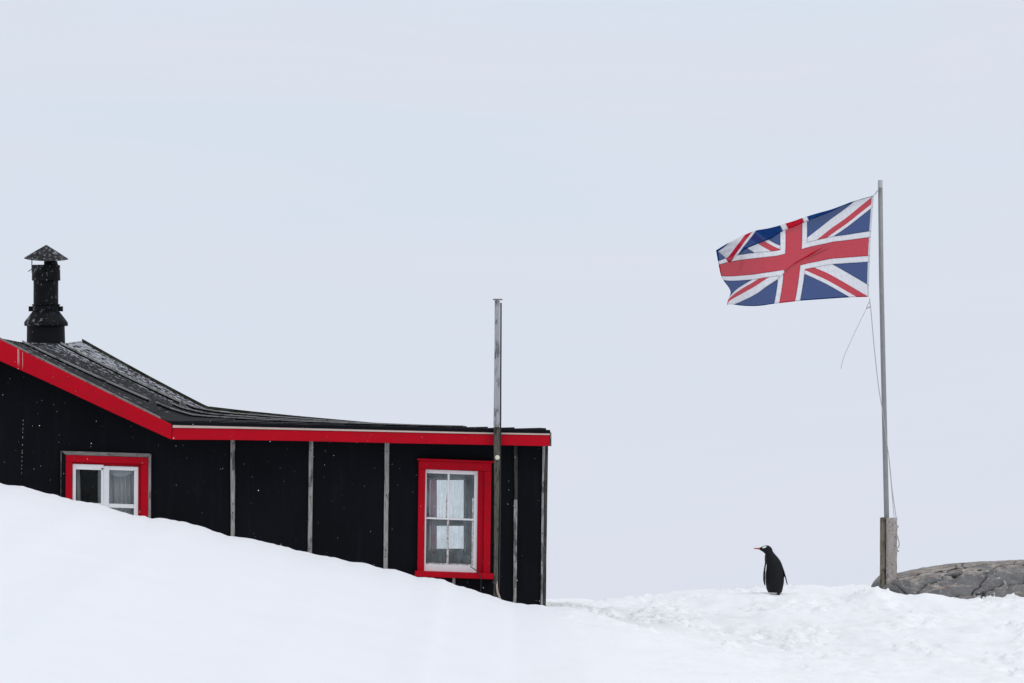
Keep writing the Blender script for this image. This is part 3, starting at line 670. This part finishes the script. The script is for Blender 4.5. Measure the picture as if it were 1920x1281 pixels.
# rear window that shows through the room
win3 = empty('window', (RW[0], YBK, RW[2])); win3.parent = hut; win3.location = ORIG[win3.name] - ORIG[hut.name]
rx = lambda p: P(p, 0, YBK).x
rz = lambda q: P(0, q, YBK).z
def rbox(n, a, b, c, d_, m, p, y0=YBK-0.03, y1=YBK+0.03): return box(n, (rx(a), y0, rz(d_)), (rx(c), y1, rz(b)), M[m], p, 0.0)
fr = rbox('frame', 800.2, 897.2, 871.8, 900, 'white', win3); rbox('stile', 800.2, 900.1, 806, 1033.8, 'white', fr); rbox('stile', 869.4, 900.1, 871.8, 1033.8, 'white', fr)
rbox('rail', 806.2, 972, 869.2, 986, 'inner', fr); rbox('rail', 806.2, 1029, 869.2, 1033.8, 'white', fr)
rbox('pane', 806, 900, 869.4, 972, 'glass', fr, YBK, YBK+0.004); rbox('pane', 806, 986, 869.4, 1029, 'glass', fr, YBK, YBK+0.004)
# curtain behind the right leaf of the small window
def curtain(name, x0, x1, y0, y1, Y, amp, fn, mat='curt'):
    bm = bmesh.new(); nx, nz = 60, 14; V = []
    for j in range(nz+1):
        for i in range(nx+1):
            u, v = i/nx, j/nz; x, y = fn(u, v, x0 + (x1-x0)*u, y0 + (y1-y0)*v)
            p = P(x, y, Y); p.y += amp*math.sin(u*38+math.sin(u*9)*1.3)*(0.35+0.65*v); V.append(bm.verts.new(p))
    for j in range(nz):
        for i in range(nx): k = j*(nx+1)+i; bm.faces.new((V[k], V[k+1], V[k+nx+2], V[k+nx+1]))
    return from_bm(name, bm, M[mat], None, True)
tag(curtain('net_curtain', 201, 254, 874, 1025, 40.10, 0.025, lambda u, v, x, y: (x + 2.5*math.sin(v*3.0)*u, y)), 'grey net curtain hanging behind the right-hand leaf of the small window', 'curtain')
tag(curtain('swag_valance', 201, 250, 872, 886, 40.05, 0.004, lambda u, v, x, y: (x, y + 8*v*math.sin(math.pi*u))), 'scalloped net valance across the top of the small window', 'valance')

tag(curtain('net_curtain', 143.5, 149, 876, 1025, 40.08, 0.012, lambda u, v, x, y: (x + 1.5*u*math.sin(v*4), y)), 'narrow gathered net at the far left edge of the small window', 'curtain')
tag(curtain('net_curtain', 183.5, 191.5, 876, 1025, 40.08, 0.008, lambda u, v, x, y: (x, y)), 'narrow gathered net beside the centre post of the small window', 'curtain')
tag(curtain('lit_frame_cloth', 806.5, 819, 899, 1040, YBK-0.08, 0.010, lambda u, v, x, y: (x, y), 'pink'), 'added pink cloth standing in for the sky-lit red frame behind the tall window', 'curtain')  # translucent cloth added to glow like the sky-lit red frame outside

for o_ in [o_ for o_ in COL.objects if o_.name.startswith('net_curtain')]: o_['group'] = 'net curtains in the small window'

# ---- chimney
CY = 47.07; cs = CY/F
chim = empty('chimney', P(86, 665, CY)); chim.parent = hut; chim.location = ORIG[chim.name] - ORIG[hut.name]
cc = P(86, 0, CY); cx = cc.x
cz = lambda q: P(0, q, CY).z
def lathe(name, prof, mat, parent, wob=0.004, seg=40, tilt=None, dx=0, base=None):
    bm = bmesh.new()
    if base is None: add_lathe(bm, [(r*cs, cz(q)) for r, q in prof], (cx+dx*cs, CY, 0), seg, wob)
    else: add_lathe(bm, [(r*cs, (base-q)*cs) for r, q in prof], (cx+dx*cs, CY, cz(base)), seg, wob, tilt=tilt)
    o = from_bm(name, bm, mat, parent); 
    for p in o.data.polygons: p.use_smooth = len(p.vertices) == 4
    try: o.data.set_sharp_from_angle(angle=math.radians(35))
    except Exception: pass
    return o
lathe('base_pipe', [(36, 690), (35.8, 640), (35.2, 611)], M['soot'], chim)
lathe('collar', [(39, 611.5), (40.8, 610.5), (40.8, 605), (40, 603.5), (25.5, 584.5), (24, 584)], M['chim'], chim, 0.008, dx=0.3)
lathe('clamp_band', [(25.2, 584), (25.6, 583.5), (25.6, 574.5), (25, 574)], M['chim'], chim)
for s_ in (-1, 1): box('clamp_lug', (cx+min(s_*25, s_*31.8)*cs, CY-0.03, cz(584)), (cx+max(s_*25, s_*31.8)*cs, CY+0.03, cz(574.5)), M['chim'], chim)
lathe('ragged_flange', [(24.8, 574.2), (26.6, 571.0), (25.6, 570.6), (23, 572.5)], M['chim'], chim, 0.02)
lathe('pipe', [(23.2, 584), (23.2, 526)], M['chim'], chim, 0.004, dx=0)
lathe('sleeve', [(25.6, 526.3), (26.6, 526), (26.2, 497.5), (25.4, 497), (23.5, 497), (23.5, 500)], M['chim'], chim, 0.006, dx=0.3)
lathe('inner_flue', [(10, 500), (13, 497), (12.5, 490.5), (9, 488.5), (7, 484)], M['chim'], chim, 0.05, dx=9)
tl = Matrix.Rotation(math.radians(7), 4, 'X') @ Matrix.Rotation(math.radians(1.8), 4, 'Y')
lathe('cap', [(38, 486), (41.2, 485.2), (41.2, 484.6), (20, 471), (1.0, 459.5)], M['cap'], chim, 0.006, 40, tl.to_3x3(), 0.5, 485)
for dx, r in ((-25.6, 0.006), (17, 0.012), (6, 0.009)):
    bm = bmesh.new(); yy = CY-0.03 if dx < 0 else CY-0.06; add_tube(bm, [(cx+dx*cs, yy, cz(512 if dx < 0 else 500)), (cx+dx*cs, yy, cz(480))], r, 8); from_bm('cap_strut', bm, M['chim'], chim)
bm = bmesh.new(); add_tube(bm, [(cx-26*cs, CY-0.05, cz(505)), (cx-31.5*cs, CY-0.08, cz(509.6))], 0.005, 6); from_bm('bent_wire', bm, M['chim'], chim)

# ------------------------------------------------------------------ post beside the tall window
post = empty('aerial_post', P(931, 1150, 39.58)); tag(post, 'tall bleached wooden post rising beside the tall window above the eaves', 'post')
strip('upper_post', [(927.6, 563.5), (927.3, 640), (926.4, 720), (925.2, 800)], [(937.0, 563.5), (937.2, 640), (937.0, 720), (937.0, 800)], 39.55, 39.62, M['post'], post, 0.006)
strip('lower_post', [(925.2, 800.4), (926.2, 860), (926.4, 960), (925.8, 1060), (925.0, 1160)], [(937.0, 800.4), (937.2, 860), (935.4, 960), (933.6, 1060), (932.0, 1160)], 39.55, 39.62, M['postlow'], post, 0.006)
bm = bmesh.new(); a = P(933.2, 563, 39.585); add_box(bm, (a.x-0.052, 39.53, a.z), (a.x+0.052, 39.64, a.z+0.014)); from_bm('cap_plate', bm, M['greyh'], post)
bm = bmesh.new(); add_tube(bm, spline([P(939.4, 568, 39.58), P(939.2, 640, 39.58), P(938.8, 720, 39.58), P(938.6, 790, 39.58), P(937.8, 860, 39.575), P(937.4, 960, 39.575), P(935.6, 1090, 39.575), P(934, 1160, 39.57)], 40), 0.0085, 8); from_bm('cable', bm, M['wire'], post)
bm = bmesh.new(); a = P(932.4, 858, 39.55); add_lathe(bm, [(0.018, 0), (0.026, 0.008), (0.026, 0.02), (0.016, 0.03)], (0, 0, 0), 16)
for v in bm.verts: v.co = Vector((a.x+v.co.x, a.y-v.co.z, a.z+v.co.y))
from_bm('insulator', bm, M['cwhite'], post)
for pts in ([(932, 1090), (933.5, 1108), (937, 1118), (942, 1132)], [(931, 1095), (932, 1110), (936, 1121), (939, 1134)]):
    bm = bmesh.new(); add_tube(bm, spline([P(x, y, 39.53) for x, y in pts], 20), 0.004, 6); from_bm('lead_wire', bm, M['cream'], post)
bm = bmesh.new(); add_tube(bm, spline([P(882, 1062, 39.97), P(887, 1066, 39.93), P(895, 1071, 39.88), P(899.5, 1079, 39.86), P(902, 1090, 39.87), P(901.5, 1104, 39.88), P(900, 1125, 39.9)], 30), 0.005, 6)
tag(from_bm('loose_wire', bm, M['wire'], None), 'thin dark wire dangling over the red sill of the tall window', 'wire')

# ------------------------------------------------------------------ flagpole, rope, flag
YP = 52.45
fp = empty('flagpole', P(1664, 1095, YP)); tag(fp, 'slim grey metal flagpole held between two stout timbers on the rock', 'flagpole')
bm = bmesh.new(); add_tube(bm, [P(1650.6, 352, YP+0.08), P(1652.4, 520, YP+0.08), P(1655.4, 660, YP+0.08), P(1658.6, 800, YP+0.08), P(1662.2, 960, YP+0.08), P(1664.6, 1075, YP+0.08)], 4.3*YP/F, 16, 5.0*YP/F); from_bm('pole', bm, M['pole'], fp, True)
bm = bmesh.new(); add_tube(bm, [P(1650.4, 338, YP), P(1650.6, 351.8, YP)], 4.4*YP/F, 16); from_bm('pole_tip', bm, M['polecap'], fp)
def log(name, cl, r0, r1, Y, mat, seed):
    bm = bmesh.new(); rings = []; n = 26; seg = 20
    for k in range(n+1):
        f = k/n; c = P(cl[0][0]+(cl[1][0]-cl[0][0])*f, cl[0][1]+(cl[1][1]-cl[0][1])*f, Y); ring = []
        for i in range(seg):
            a = 2*math.pi*i/seg; rr = (r0+(r1-r0)*f)*Y/F
            rr *= 1 + 0.05*math.sin(a*2+seed) + 0.06*float(gnoise(np.array([a*1.2+seed]), np.array([f*9.0]))[0]) 
            ring.append(bm.verts.new(c + Vector((rr*math.cos(a), rr*math.sin(a), 0.004*math.sin(a*1+1) if k == 0 else 0))))
        rings.append(ring)
    for k in range(n):
        for i in range(seg): bm.faces.new((rings[k][i], rings[k][(i+1) % seg], rings[k+1][(i+1) % seg], rings[k+1][i]))
    bm.faces.new(rings[0]); bm.faces.new(rings[-1][::-1])
    return from_bm(name, bm, mat, fp, False)
l1 = log('support_timber', ((1672.2, 971.5), (1671.6, 1100)), 9.9, 9.6, YP-0.12, M['birch'], 1.0); l1['label'] = 'pale round timber on the right of the pole'
l2 = log('support_timber', ((1655.8, 970.5), (1655.4, 1100)), 5.8, 6.0, YP-0.06, M['mudwood'], 4.0); l2['label'] = 'olive stained timber on the left of the pole'
for o in (l1, l2):
    o.data.polygons.foreach_set('use_smooth', [len(p.vertices) == 4 for p in o.data.polygons])
# halyard
hal = empty('halyard', P(1680, 1060, YP-0.2)); tag(hal, 'thin pale halyard rope running down beside the flagpole', 'rope')
def rope(name, pts, r=0.0055, parent=hal, n=24):
    bm = bmesh.new(); add_tube(bm, spline([P(x, y, Y) for x, y, Y in pts], n), r, 6); return from_bm(name, bm, M['rope'], parent, True)
YH = YP-0.08
rope('upper_line', [(1647.6, 355, YH), (1643, 361, YH), (1640, 366, YH)], 0.008)
rope('lower_line', [(1630.5, 560, YH), (1631.2, 569, YH), (1632.8, 580, YH), (1640, 660, YH), (1648, 730, YH), (1655.6, 776, YH), (1664, 838, YP-0.07), (1668, 868, YP-0.1), (1673, 920, YP-0.15), (1680.5, 972, YP-0.22), (1681, 985, YP-0.22)], 0.0058, n=70)
rope('lower_line', [(1665.4, 845, YP-0.07), (1669, 885, YP-0.12), (1673, 930, YP-0.17), (1676.5, 972, YP-0.24), (1677.5, 985, YP-0.25)], 0.0048)
rope('toggle', [(1624.6, 578.6, YH), (1631.6, 575.4, YH)], 0.009)
rope('loop', [(1631, 566, YH), (1627, 571, YH), (1624.6, 579, YH)], 0.005)
rope('knot', [(1682, 990, YP-0.24), (1684.6, 985.6, YP-0.24)], 0.010)
rope('rope_loop', [(1682, 1003, YP-0.22), (1684.6, 1012, YP-0.24), (1686, 1020, YP-0.24), (1684.4, 1026, YP-0.24), (1681.6, 1028, YP-0.22)], 0.008)
rope('rope_tail', [(1678, 1030, YP-0.26), (1682, 1031, YP-0.25), (1685, 1034.5, YP-0.24)], 0.011)
bm = bmesh.new(); add_tube(bm, spline([P(x, y, YH) for x, y in ((1624.6, 579), (1612, 604), (1598, 634), (1584, 665), (1578, 684), (1577.4, 692))], 30), 0.0034, 6)
tag(from_bm('loose_line', bm, M['rope'], None, True), 'loose end of thin line blowing left below the flag', 'rope')

# flag: control net in the plane of the cloth (bottom, middle, fold, flap end), then wind relief in depth
Z2 = lambda x, y: (1320 + 0.2108*x, 330 + 0.2108*y)
U  = [0, .08, .16, .25, .33, .40, .45, .50, .56, .60, .68, .76, .83, .89, .95, 1.0]
def tab(us, a): return np.interp(U, us, a)
ub = [0, .12, .25, .40, .50, .60, .70, .80, .88, .95, 1.0]
Bx = tab(ub, [1467, 1290, 1090, 866, 737, 608, 475, 355, 268, 222, 205]); By = tab(ub, [1076, 1080, 1094, 1110, 1125, 1140, 1160, 1158, 1143, 1140, 1150])
um = [0, .25, .40, .50, .60, .75, .9, 1.0]
Mx = tab(um, [1480, 1130, 925, 790, 655, 455, 260, 140]); My = tab(um, [627, 662, 706, 745, 778, 806, 826, 838])
ut = [0, .08, .16, .25, .33, .40, .45, .50, .56, .60, .68, .76, .83, .89, .95, 1.0]
Tx = tab(ut, [1512, 1385, 1262, 1130, 1030, 930, 868, 800, 718, 662, 565, 465, 385, 310, 200, 106]); Ty = tab(ut, [172, 208, 250, 298, 325, 355, 375, 400, 425, 443, 468, 486, 515, 550, 605, 662])
Fd = tab(ut, [0, 0, 0, 18, 30, 38, 42, 48, 52, 56, 90, 120, 140, 165, 165, 60]); Fxo = tab(ut, [0, 0, 0, 6, 10, 14, 16, 17, 22, 26, 30, 12, -20, -25, 15, 75])
VF = tab(ut, [1, 1, 1, .975, .962, .952, .948, .944, .938, .934, .91, .88, .86, .84, .83, .86])
NU, NV, NF = 260, 130, 26
def qspl(xs, ys, x):   # smooth interpolation with Catmull-Rom tangents
    m = np.gradient(ys, xs); i = np.clip(np.searchsorted(xs, x, side='right')-1, 0, len(xs)-2); h = np.array(xs)[i+1]-np.array(xs)[i]; t = (x-np.array(xs)[i])/h
    y0, y1 = np.array(ys)[i], np.array(ys)[i+1]; m0, m1 = m[i]*h, m[i+1]*h
    return (2*t**3-3*t**2+1)*y0+(t**3-2*t**2+t)*m0+(-2*t**3+3*t**2)*y1+(t**3-t**2)*m1
Us = np.array(U); u = np.linspace(0, 1, NU+1)
q = {k: qspl(Us, np.array(a), u) for k, a in dict(Bx=Bx, By=By, Mx=Mx, My=My, Tx=Tx, Ty=Ty, Fd=Fd, Fx=Fxo, VF=VF).items()}
verts, uvs = [], []
for j in range(NV+NF+1):
    if j <= NV:
        s_ = j/NV; v = q['VF']*s_
        # quadratic through bottom (v=0), middle (v=.5), fold (v=VF)
        a = v/0.5; 
        l0 = (v-0.5)*(v-q['VF'])/(0.5*q['VF']); l1_ = v*(v-q['VF'])/(0.5*(0.5-q['VF'])); l2_ = v*(v-0.5)/(q['VF']*(q['VF']-0.5))
        x = l0*q['Bx']+l1_*q['Mx']+l2_*q['Tx']; y = l0*q['By']+l1_*q['My']+l2_*q['Ty']; fl = 0
    else:
        s_ = (j-NV)/NF; v = q['VF'] + (1-q['VF'])*s_
        x = q['Tx'] + q['Fx']*s_; y = q['Ty'] + q['Fd']*s_; fl = s_
    # wrinkles across the middle and general billow
    if not fl:
        cur = np.clip((u-0.80)/0.2, 0, 1)**1.3*np.exp(-((v-0.20)/0.13)**2)
        x = x + 62*cur; y = y + 10*cur
    fold = 0
    for (fx_, fy_, ang, ln, wd, am) in ((900, 725, 30, 210, 15, 2.3), (1010, 690, 27, 120, 11, 1.9), (720, 850, 40, 80, 12, 1.8), (600, 950, 33, 110, 10, 1.5), (330, 790, 75, 90, 9, 1.4)):
        ca, sa = math.cos(math.radians(ang)), math.sin(math.radians(ang))
        dist = (x-fx_)*sa + (y-fy_)*ca; along = (x-fx_)*ca - (y-fy_)*sa
        sh_ = -am*dist*np.exp(-(dist/wd)**2)*np.exp(-(along/ln)**4)
        x = x + sh_*sa; y = y + sh_*ca; fold = fold + 0.05*(dist/wd)*np.exp(-(dist/wd)**2)*np.exp(-(along/ln)**4)
    X, Y = Z2(x, y)
    dep = 0.16*u*np.sin(u*7.0-v*1.6+0.6) + 0.05*u*np.sin(u*16+v*3.0) + fold
    dep = dep + 0.010*gnoise(x/70.0, y/26.0+x/90.0, 5)*(0.3+u) + 0.006*gnoise(x/25.0, y/60.0, 9)
    dep = dep - 0.05*np.sin(math.pi*min(1, fl*0.5+0.0))*(fl > 0) - 0.02*np.clip((v/q['VF']-0.93)/0.07, 0, 1)*(fl == 0)*0
    if fl > 0: dep = dep - 0.012
    verts.append(np.stack([(X-960)*YH/F, YH+dep, EYE-(Y-HY)*YH/F], -1)); uvs.append(np.stack([u, v], -1))
verts = np.concatenate(verts); uvs = np.concatenate(uvs)
ii = np.arange((NV+NF+1)*(NU+1)).reshape(NV+NF+1, NU+1)
faces = np.stack([ii[:-1, :-1], ii[:-1, 1:], ii[1:, 1:], ii[1:, :-1]], -1).reshape(-1, 4)
me = bpy.data.meshes.new('flag'); me.from_pydata(verts.tolist(), [], faces.tolist())
uvl = me.uv_layers.new(name='UVMap'); li = np.empty(len(me.loops), dtype=np.int32); me.loops.foreach_get('vertex_index', li); uvl.data.foreach_set('uv', uvs[li].astype(np.float32).ravel())
tag(link_mesh('flag', me, M['flag'], None, True), 'red white and blue union flag streaming left from the pole, top edge folded', 'flag')

# ------------------------------------------------------------------ rock
def make_rock():
    ns, nt2 = 340, 120
    sx = np.linspace(1637, 2500, ns); th = np.linspace(-0.15, math.pi*0.9, nt2)
    top = np.interp(sx, [1630, 1638, 1650, 1662, 1682, 1720, 1760, 1800, 1850, 1920, 2100, 2300, 2500], [1106, 1099, 1090, 1083.5, 1079, 1072, 1066, 1060, 1056, 1053, 1060, 1085, 1125])
    Yc = 52.6
    SX, TH = np.meshgrid(sx, th); TP = np.broadcast_to(top, SX.shape)
    ztop = EYE-(TP-HY)*Yc/F; base = -0.45; H = ztop-base
    tip = np.clip((SX-1637)/60, 0.0, 1.0)**0.6; ry = (0.02+0.98*tip)*1.35; base = ztop-0.02-(ztop+0.45)*tip; H = ztop-base
    X = (SX-960)*Yc/F
    cy = np.sign(np.cos(TH))*np.abs(np.cos(TH))**0.75; sz = np.sign(np.sin(TH))*np.abs(np.sin(TH))**0.62
    Yv = Yc + 0.25 - ry*cy; Zv = base + H*sz
    # displacement: broad lumps and cracks between blocks
    a = (X*0.8 + TH*0.45) + 0.35*fbm(X*1.3, TH*1.3, 4, 200); b = (TH*0.95 - X*0.62) + 0.30*fbm(X*1.3+4, TH*1.3, 4, 210)
    pts = np.random.default_rng(5).uniform(0, 1, (40, 40, 2))
    i0 = np.floor(a*1.1).astype(int); j0 = np.floor(b*1.5).astype(int); d1 = np.full(a.shape, 9.0); d2 = d1.copy()
    for di in (-1, 0, 1):
        for dj in (-1, 0, 1):
            p = pts[(i0+di) % 40, (j0+dj) % 40]; dd = np.hypot(i0+di+p[..., 0]-a*1.1, j0+dj+p[..., 1]-b*1.5)
            m = dd < d1; d2 = np.where(m, d1, np.minimum(d2, dd)); d1 = np.where(m, dd, d1)
    e = d2-d1; crack = np.exp(-(e/0.030)**2)*sstep(-0.65, -0.05, fbm(X*1.1+9, TH*1.4, 2, 240))
    amp = np.clip((SX-1640)/30, 0, 1)
    disp = amp*(0.07*fbm(X*2.2, TH*2, 4, 220) + 0.06*np.clip(e*1.2, 0, 0.5) - 0.050*crack + 0.016*fbm(X*9, TH*9, 4, 230))
    edge = np.clip((np.abs(TH-math.pi/2)-0.25)/0.5, 0.12, 1)   # keep the skyline near its line
    Yv = Yv - disp*cy; Zv = Zv + disp*np.clip(sz, 0, 1)*edge
    V = np.stack([X, Yv, Zv], -1).reshape(-1, 3)
    i = np.arange(ns*nt2).reshape(nt2, ns); Fc = np.stack([i[:-1, :-1], i[:-1, 1:], i[1:, 1:], i[1:, :-1]], -1).reshape(-1, 4)
    me = bpy.data.meshes.new('rock'); me.from_pydata(V.tolist(), [], Fc.tolist())
    at = me.attributes.new('crack', 'FLOAT', 'POINT'); at.data.foreach_set('value', (np.clip(crack*amp, 0, 1)*0.85).astype(np.float32).ravel())
    return link_mesh('rock', me, M['rock'], None, True)
tag(make_rock(), 'low rounded grey rock outcrop with rusty stains under the flagpole', 'rock')

# ------------------------------------------------------------------ penguin
PK = 0.000836
PB = P(1380+640/9.15, 1000+1060/9.15, 52.0)
def pg(zx, zy, y=0.0): return Vector((PB.x + (zx-640)*PK, PB.y + y, PB.z + (1060-zy)*PK))
def ring_loft(bm, rows, seg=28):
    rings = []
    for zy, l, r, cyy, hd in rows:
        c = pg((l+r)/2, zy, cyy); hw = (r-l)/2*PK
        rings.append([bm.verts.new(c + Vector((hw*math.cos(2*math.pi*i/seg), hd*math.sin(2*math.pi*i/seg), 0))) for i in range(seg)])
    for k in range(len(rings)-1):
        for i in range(seg): bm.faces.new((rings[k][i], rings[k][(i+1) % seg], rings[k+1][(i+1) % seg], rings[k+1][i]))
    bm.faces.new(rings[0]); bm.faces.new(rings[-1][::-1])
def ellipsoid(bm, c, r, rot=None):
    m = Matrix.Diagonal((*r, 1)); 
    if rot is not None: m = rot.to_4x4() @ m
    bmesh.ops.create_uvsphere(bm, u_segments=24, v_segments=16, radius=1.0, matrix=Matrix.Translation(c) @ m)
bm = bmesh.new()
ring_loft(bm, [(1045, 600, 740, 0.0, 0.06), (1010, 548, 788, 0.0, 0.105), (950, 520, 804, 0.0, 0.122), (850, 508, 824, 0.01, 0.135), (750, 506, 828, 0.015, 0.138), (650, 510, 815, 0.015, 0.130),
    (560, 505, 792, 0.012, 0.115), (470, 492, 762, 0.005, 0.095), (410, 492, 716, 0.0, 0.076), (360, 498, 672, 0.0, 0.062), (320, 490, 640, 0.0, 0.052), (290, 480, 622, 0.0, 0.046)])
rings = []
for zx, zt, zb, hd in ((404, 247, 286, 0.013), (430, 237, 300, 0.020), (460, 222, 320, 0.033), (490, 212, 346, 0.043), (520, 207, 366, 0.049), (555, 209, 380, 0.051), (588, 226, 390, 0.047), (612, 252, 396, 0.036), (628, 285, 398, 0.02)):
    c = pg(zx, (zt+zb)/2); hz = (zb-zt)/2*PK; rings.append([bm.verts.new(c + Vector((0, hd*math.cos(2*math.pi*i/24), hz*math.sin(2*math.pi*i/24)))) for i in range(24)])
for k in range(len(rings)-1):
    for i in range(24): bm.faces.new((rings[k][i], rings[k][(i+1) % 24], rings[k+1][(i+1) % 24], rings[k+1][i]))
bm.faces.new(rings[0]); bm.faces.new(rings[-1][::-1])
def flipper(bm, pts, seg=12):   # (zx, zy, y, half-width in x, half-depth)
    rings = []
    for zx, zy, y, hx, hy in pts:
        c = pg(zx, zy, y); rings.append([bm.verts.new(c + Vector((hx*PK*math.cos(2*math.pi*i/seg), hy*math.sin(2*math.pi*i/seg), 0))) for i in range(seg)])
    for k in range(len(rings)-1):
        for i in range(seg): bm.faces.new((rings[k][i], rings[k][(i+1) % seg], rings[k+1][(i+1) % seg], rings[k+1][i]))
    bm.faces.new(rings[0]); bm.faces.new(rings[-1][::-1])
flipper(bm, [(520, 500, -0.02, 26, 0.035), (502, 570, -0.04, 22, 0.045), (484, 680, -0.05, 22, 0.042), (480, 790, -0.05, 20, 0.034), (486, 860, -0.05, 14, 0.024), (496, 900, -0.05, 7, 0.012)])
flipper(bm, [(752, 500, 0.0, 26, 0.035), (790, 575, 0.0, 14, 0.042), (822, 660, 0.0, 11, 0.042), (848, 750, 0.0, 11, 0.036), (868, 830, 0.0, 10, 0.028), (882, 888, 0.0, 7, 0.012)])
flipper(bm, [(690, 960, -0.09, 30, 0.03), (712, 1020, -0.125, 26, 0.02), (730, 1066, -0.15, 16, 0.010)])      # tail
for fx in (590, 725): ellipsoid(bm, pg(fx, 1082, 0.03), (0.034, 0.065, 0.016))
me = bpy.data.meshes.new('penguin'); bmesh.ops.recalc_face_normals(bm, faces=bm.faces); bm.to_mesh(me); bm.free()
tmp = bpy.data.objects.new('tmp', me); COL.objects.link(tmp)
rm = tmp.modifiers.new('r', 'REMESH'); rm.mode = 'VOXEL'; rm.voxel_size = 0.0048
sm = tmp.modifiers.new('s', 'SMOOTH'); sm.factor = 0.5; sm.iterations = 2
dg = bpy.context.evaluated_depsgraph_get(); me2 = bpy.data.meshes.new_from_object(tmp.evaluated_get(dg)); bpy.data.objects.remove(tmp)
pm = [mat_plain('black_plumage', (0.004, 0.0045, 0.006), (0.014, 0.0145, 0.017), 26, 0.55, 0.15, 0, 0.4), mat_plain('white_plumage', (0.75, 0.75, 0.76), (0.85, 0.85, 0.86), 40, 0.8), mat_plain('orange_bill_skin', (0.52, 0.075, 0.035), (0.62, 0.11, 0.06), 40, 0.45)]
me2.materials.clear()
pen = link_mesh('penguin', me2, pm, None, True)
mi = np.zeros(len(me2.polygons), dtype=np.int32)
off = np.array(ORIG[pen.name])
for p in me2.polygons:
    c = np.array(p.center) + off; zx = 640 + (c[0]-PB.x)/PK; zy = 1060 - (c[2]-PB.z)/PK; y = c[1]-PB.y; k = 0
    nn = p.normal
    if zy > 400 and y > 0.055 and 495 < zx < 835: k = 1                       # white belly, away from the viewer
    if 440 < zy < 900 and 495 < zx < 535 and nn.x > 0.2 and zx < 520: k = 1   # pale trailing edge of the flipper
    if ((zx-484)/36)**2 + ((zy-237-(zx-484)*-0.30)/14)**2 < 1 and y < 0.01: k = 1           # patch over the eye
    if zy > 1012 and zx < 690 and zx > 545: k = 1
    if zy > 1068: k = 2
    if 690 < zx < 765 and 985 < zy < 1062 and y < -0.09: k = 0
    mi[p.index] = k
me2.polygons.foreach_set('material_index', mi)
tag(pen, 'small black penguin seen from behind with its orange bill turned left', 'penguin')
bm = bmesh.new(); rings = []
for zx, zy, hz in ((425, 266, 19), (405, 265, 17), (375, 264, 14.5), (345, 262, 11.5), (322, 261, 8.5), (305, 262, 4)):
    c = pg(zx, zy); rings.append([bm.verts.new(c + Vector((0, hz*0.8*PK*math.cos(2*math.pi*i/12), hz*PK*math.sin(2*math.pi*i/12)))) for i in range(12)])
for k in range(5):
    for i in range(12): bm.faces.new((rings[k][i], rings[k][(i+1) % 12], rings[k+1][(i+1) % 12], rings[k+1][i]))
bm.faces.new(rings[0]); bm.faces.new(rings[-1][::-1])
bill = from_bm('bill', bm, [pm[2], pm[0]], pen, True)
for p in bill.data.polygons:
    zx = 640 + (p.center.x + ORIG[bill.name].x - PB.x)/PK; zz = 1060-(p.center.z+ORIG[bill.name].z-PB.z)/PK
    if zx < 330 or zz < 250: p.material_index = 1
for s_ in (-1, 1):
    bm = bmesh.new(); ellipsoid(bm, pg(462, 262, s_*0.036), (0.006, 0.004, 0.006)); from_bm('eye', bm, M['wire'], pen, True)

# ------------------------------------------------------------------ falling snow
bm0 = bmesh.new(); bmesh.ops.create_icosphere(bm0, subdivisions=1, radius=1.0)
iv = np.array([v.co[:] for v in bm0.verts]); bm0.faces.ensure_lookup_table(); jf = np.array([[v.index for v in f.verts] for f in bm0.faces]); bm0.free()
NFL = 3600
fy = rng.uniform(14, 51, NFL); fx = rng.uniform(-0.165, 0.165, NFL)*fy; fz = EYE + rng.uniform(-0.075, 0.11, NFL)*fy
fr_ = np.clip(rng.lognormal(math.log(0.0009), 0.38, NFL), 0.0005, 0.0020)
gz, _ = ground_z(fx, fy, False); keep = (fz > gz+0.15) & ~((fy > 39.3) & (fx < 0.6)); fx, fy, fz, fr_ = fx[keep], fy[keep], fz[keep], fr_[keep]
n = len(fx); st = rng.uniform(0.7, 1.4, (n, 1, 3))
V = (iv[None]*fr_[:, None, None]*st + np.stack([fx, fy, fz], -1)[:, None, :]).reshape(-1, 3)
Fc = (jf[None] + (np.arange(n)*len(iv))[:, None, None]).reshape(-1, 3)
me = bpy.data.meshes.new('falling_snow'); me.from_pydata(V.tolist(), [], Fc.tolist())
tag(link_mesh('falling_snow', me, M['flake'], None, True), 'sparse small snowflakes drifting through the air in front of the hut', 'snow', kind='stuff')
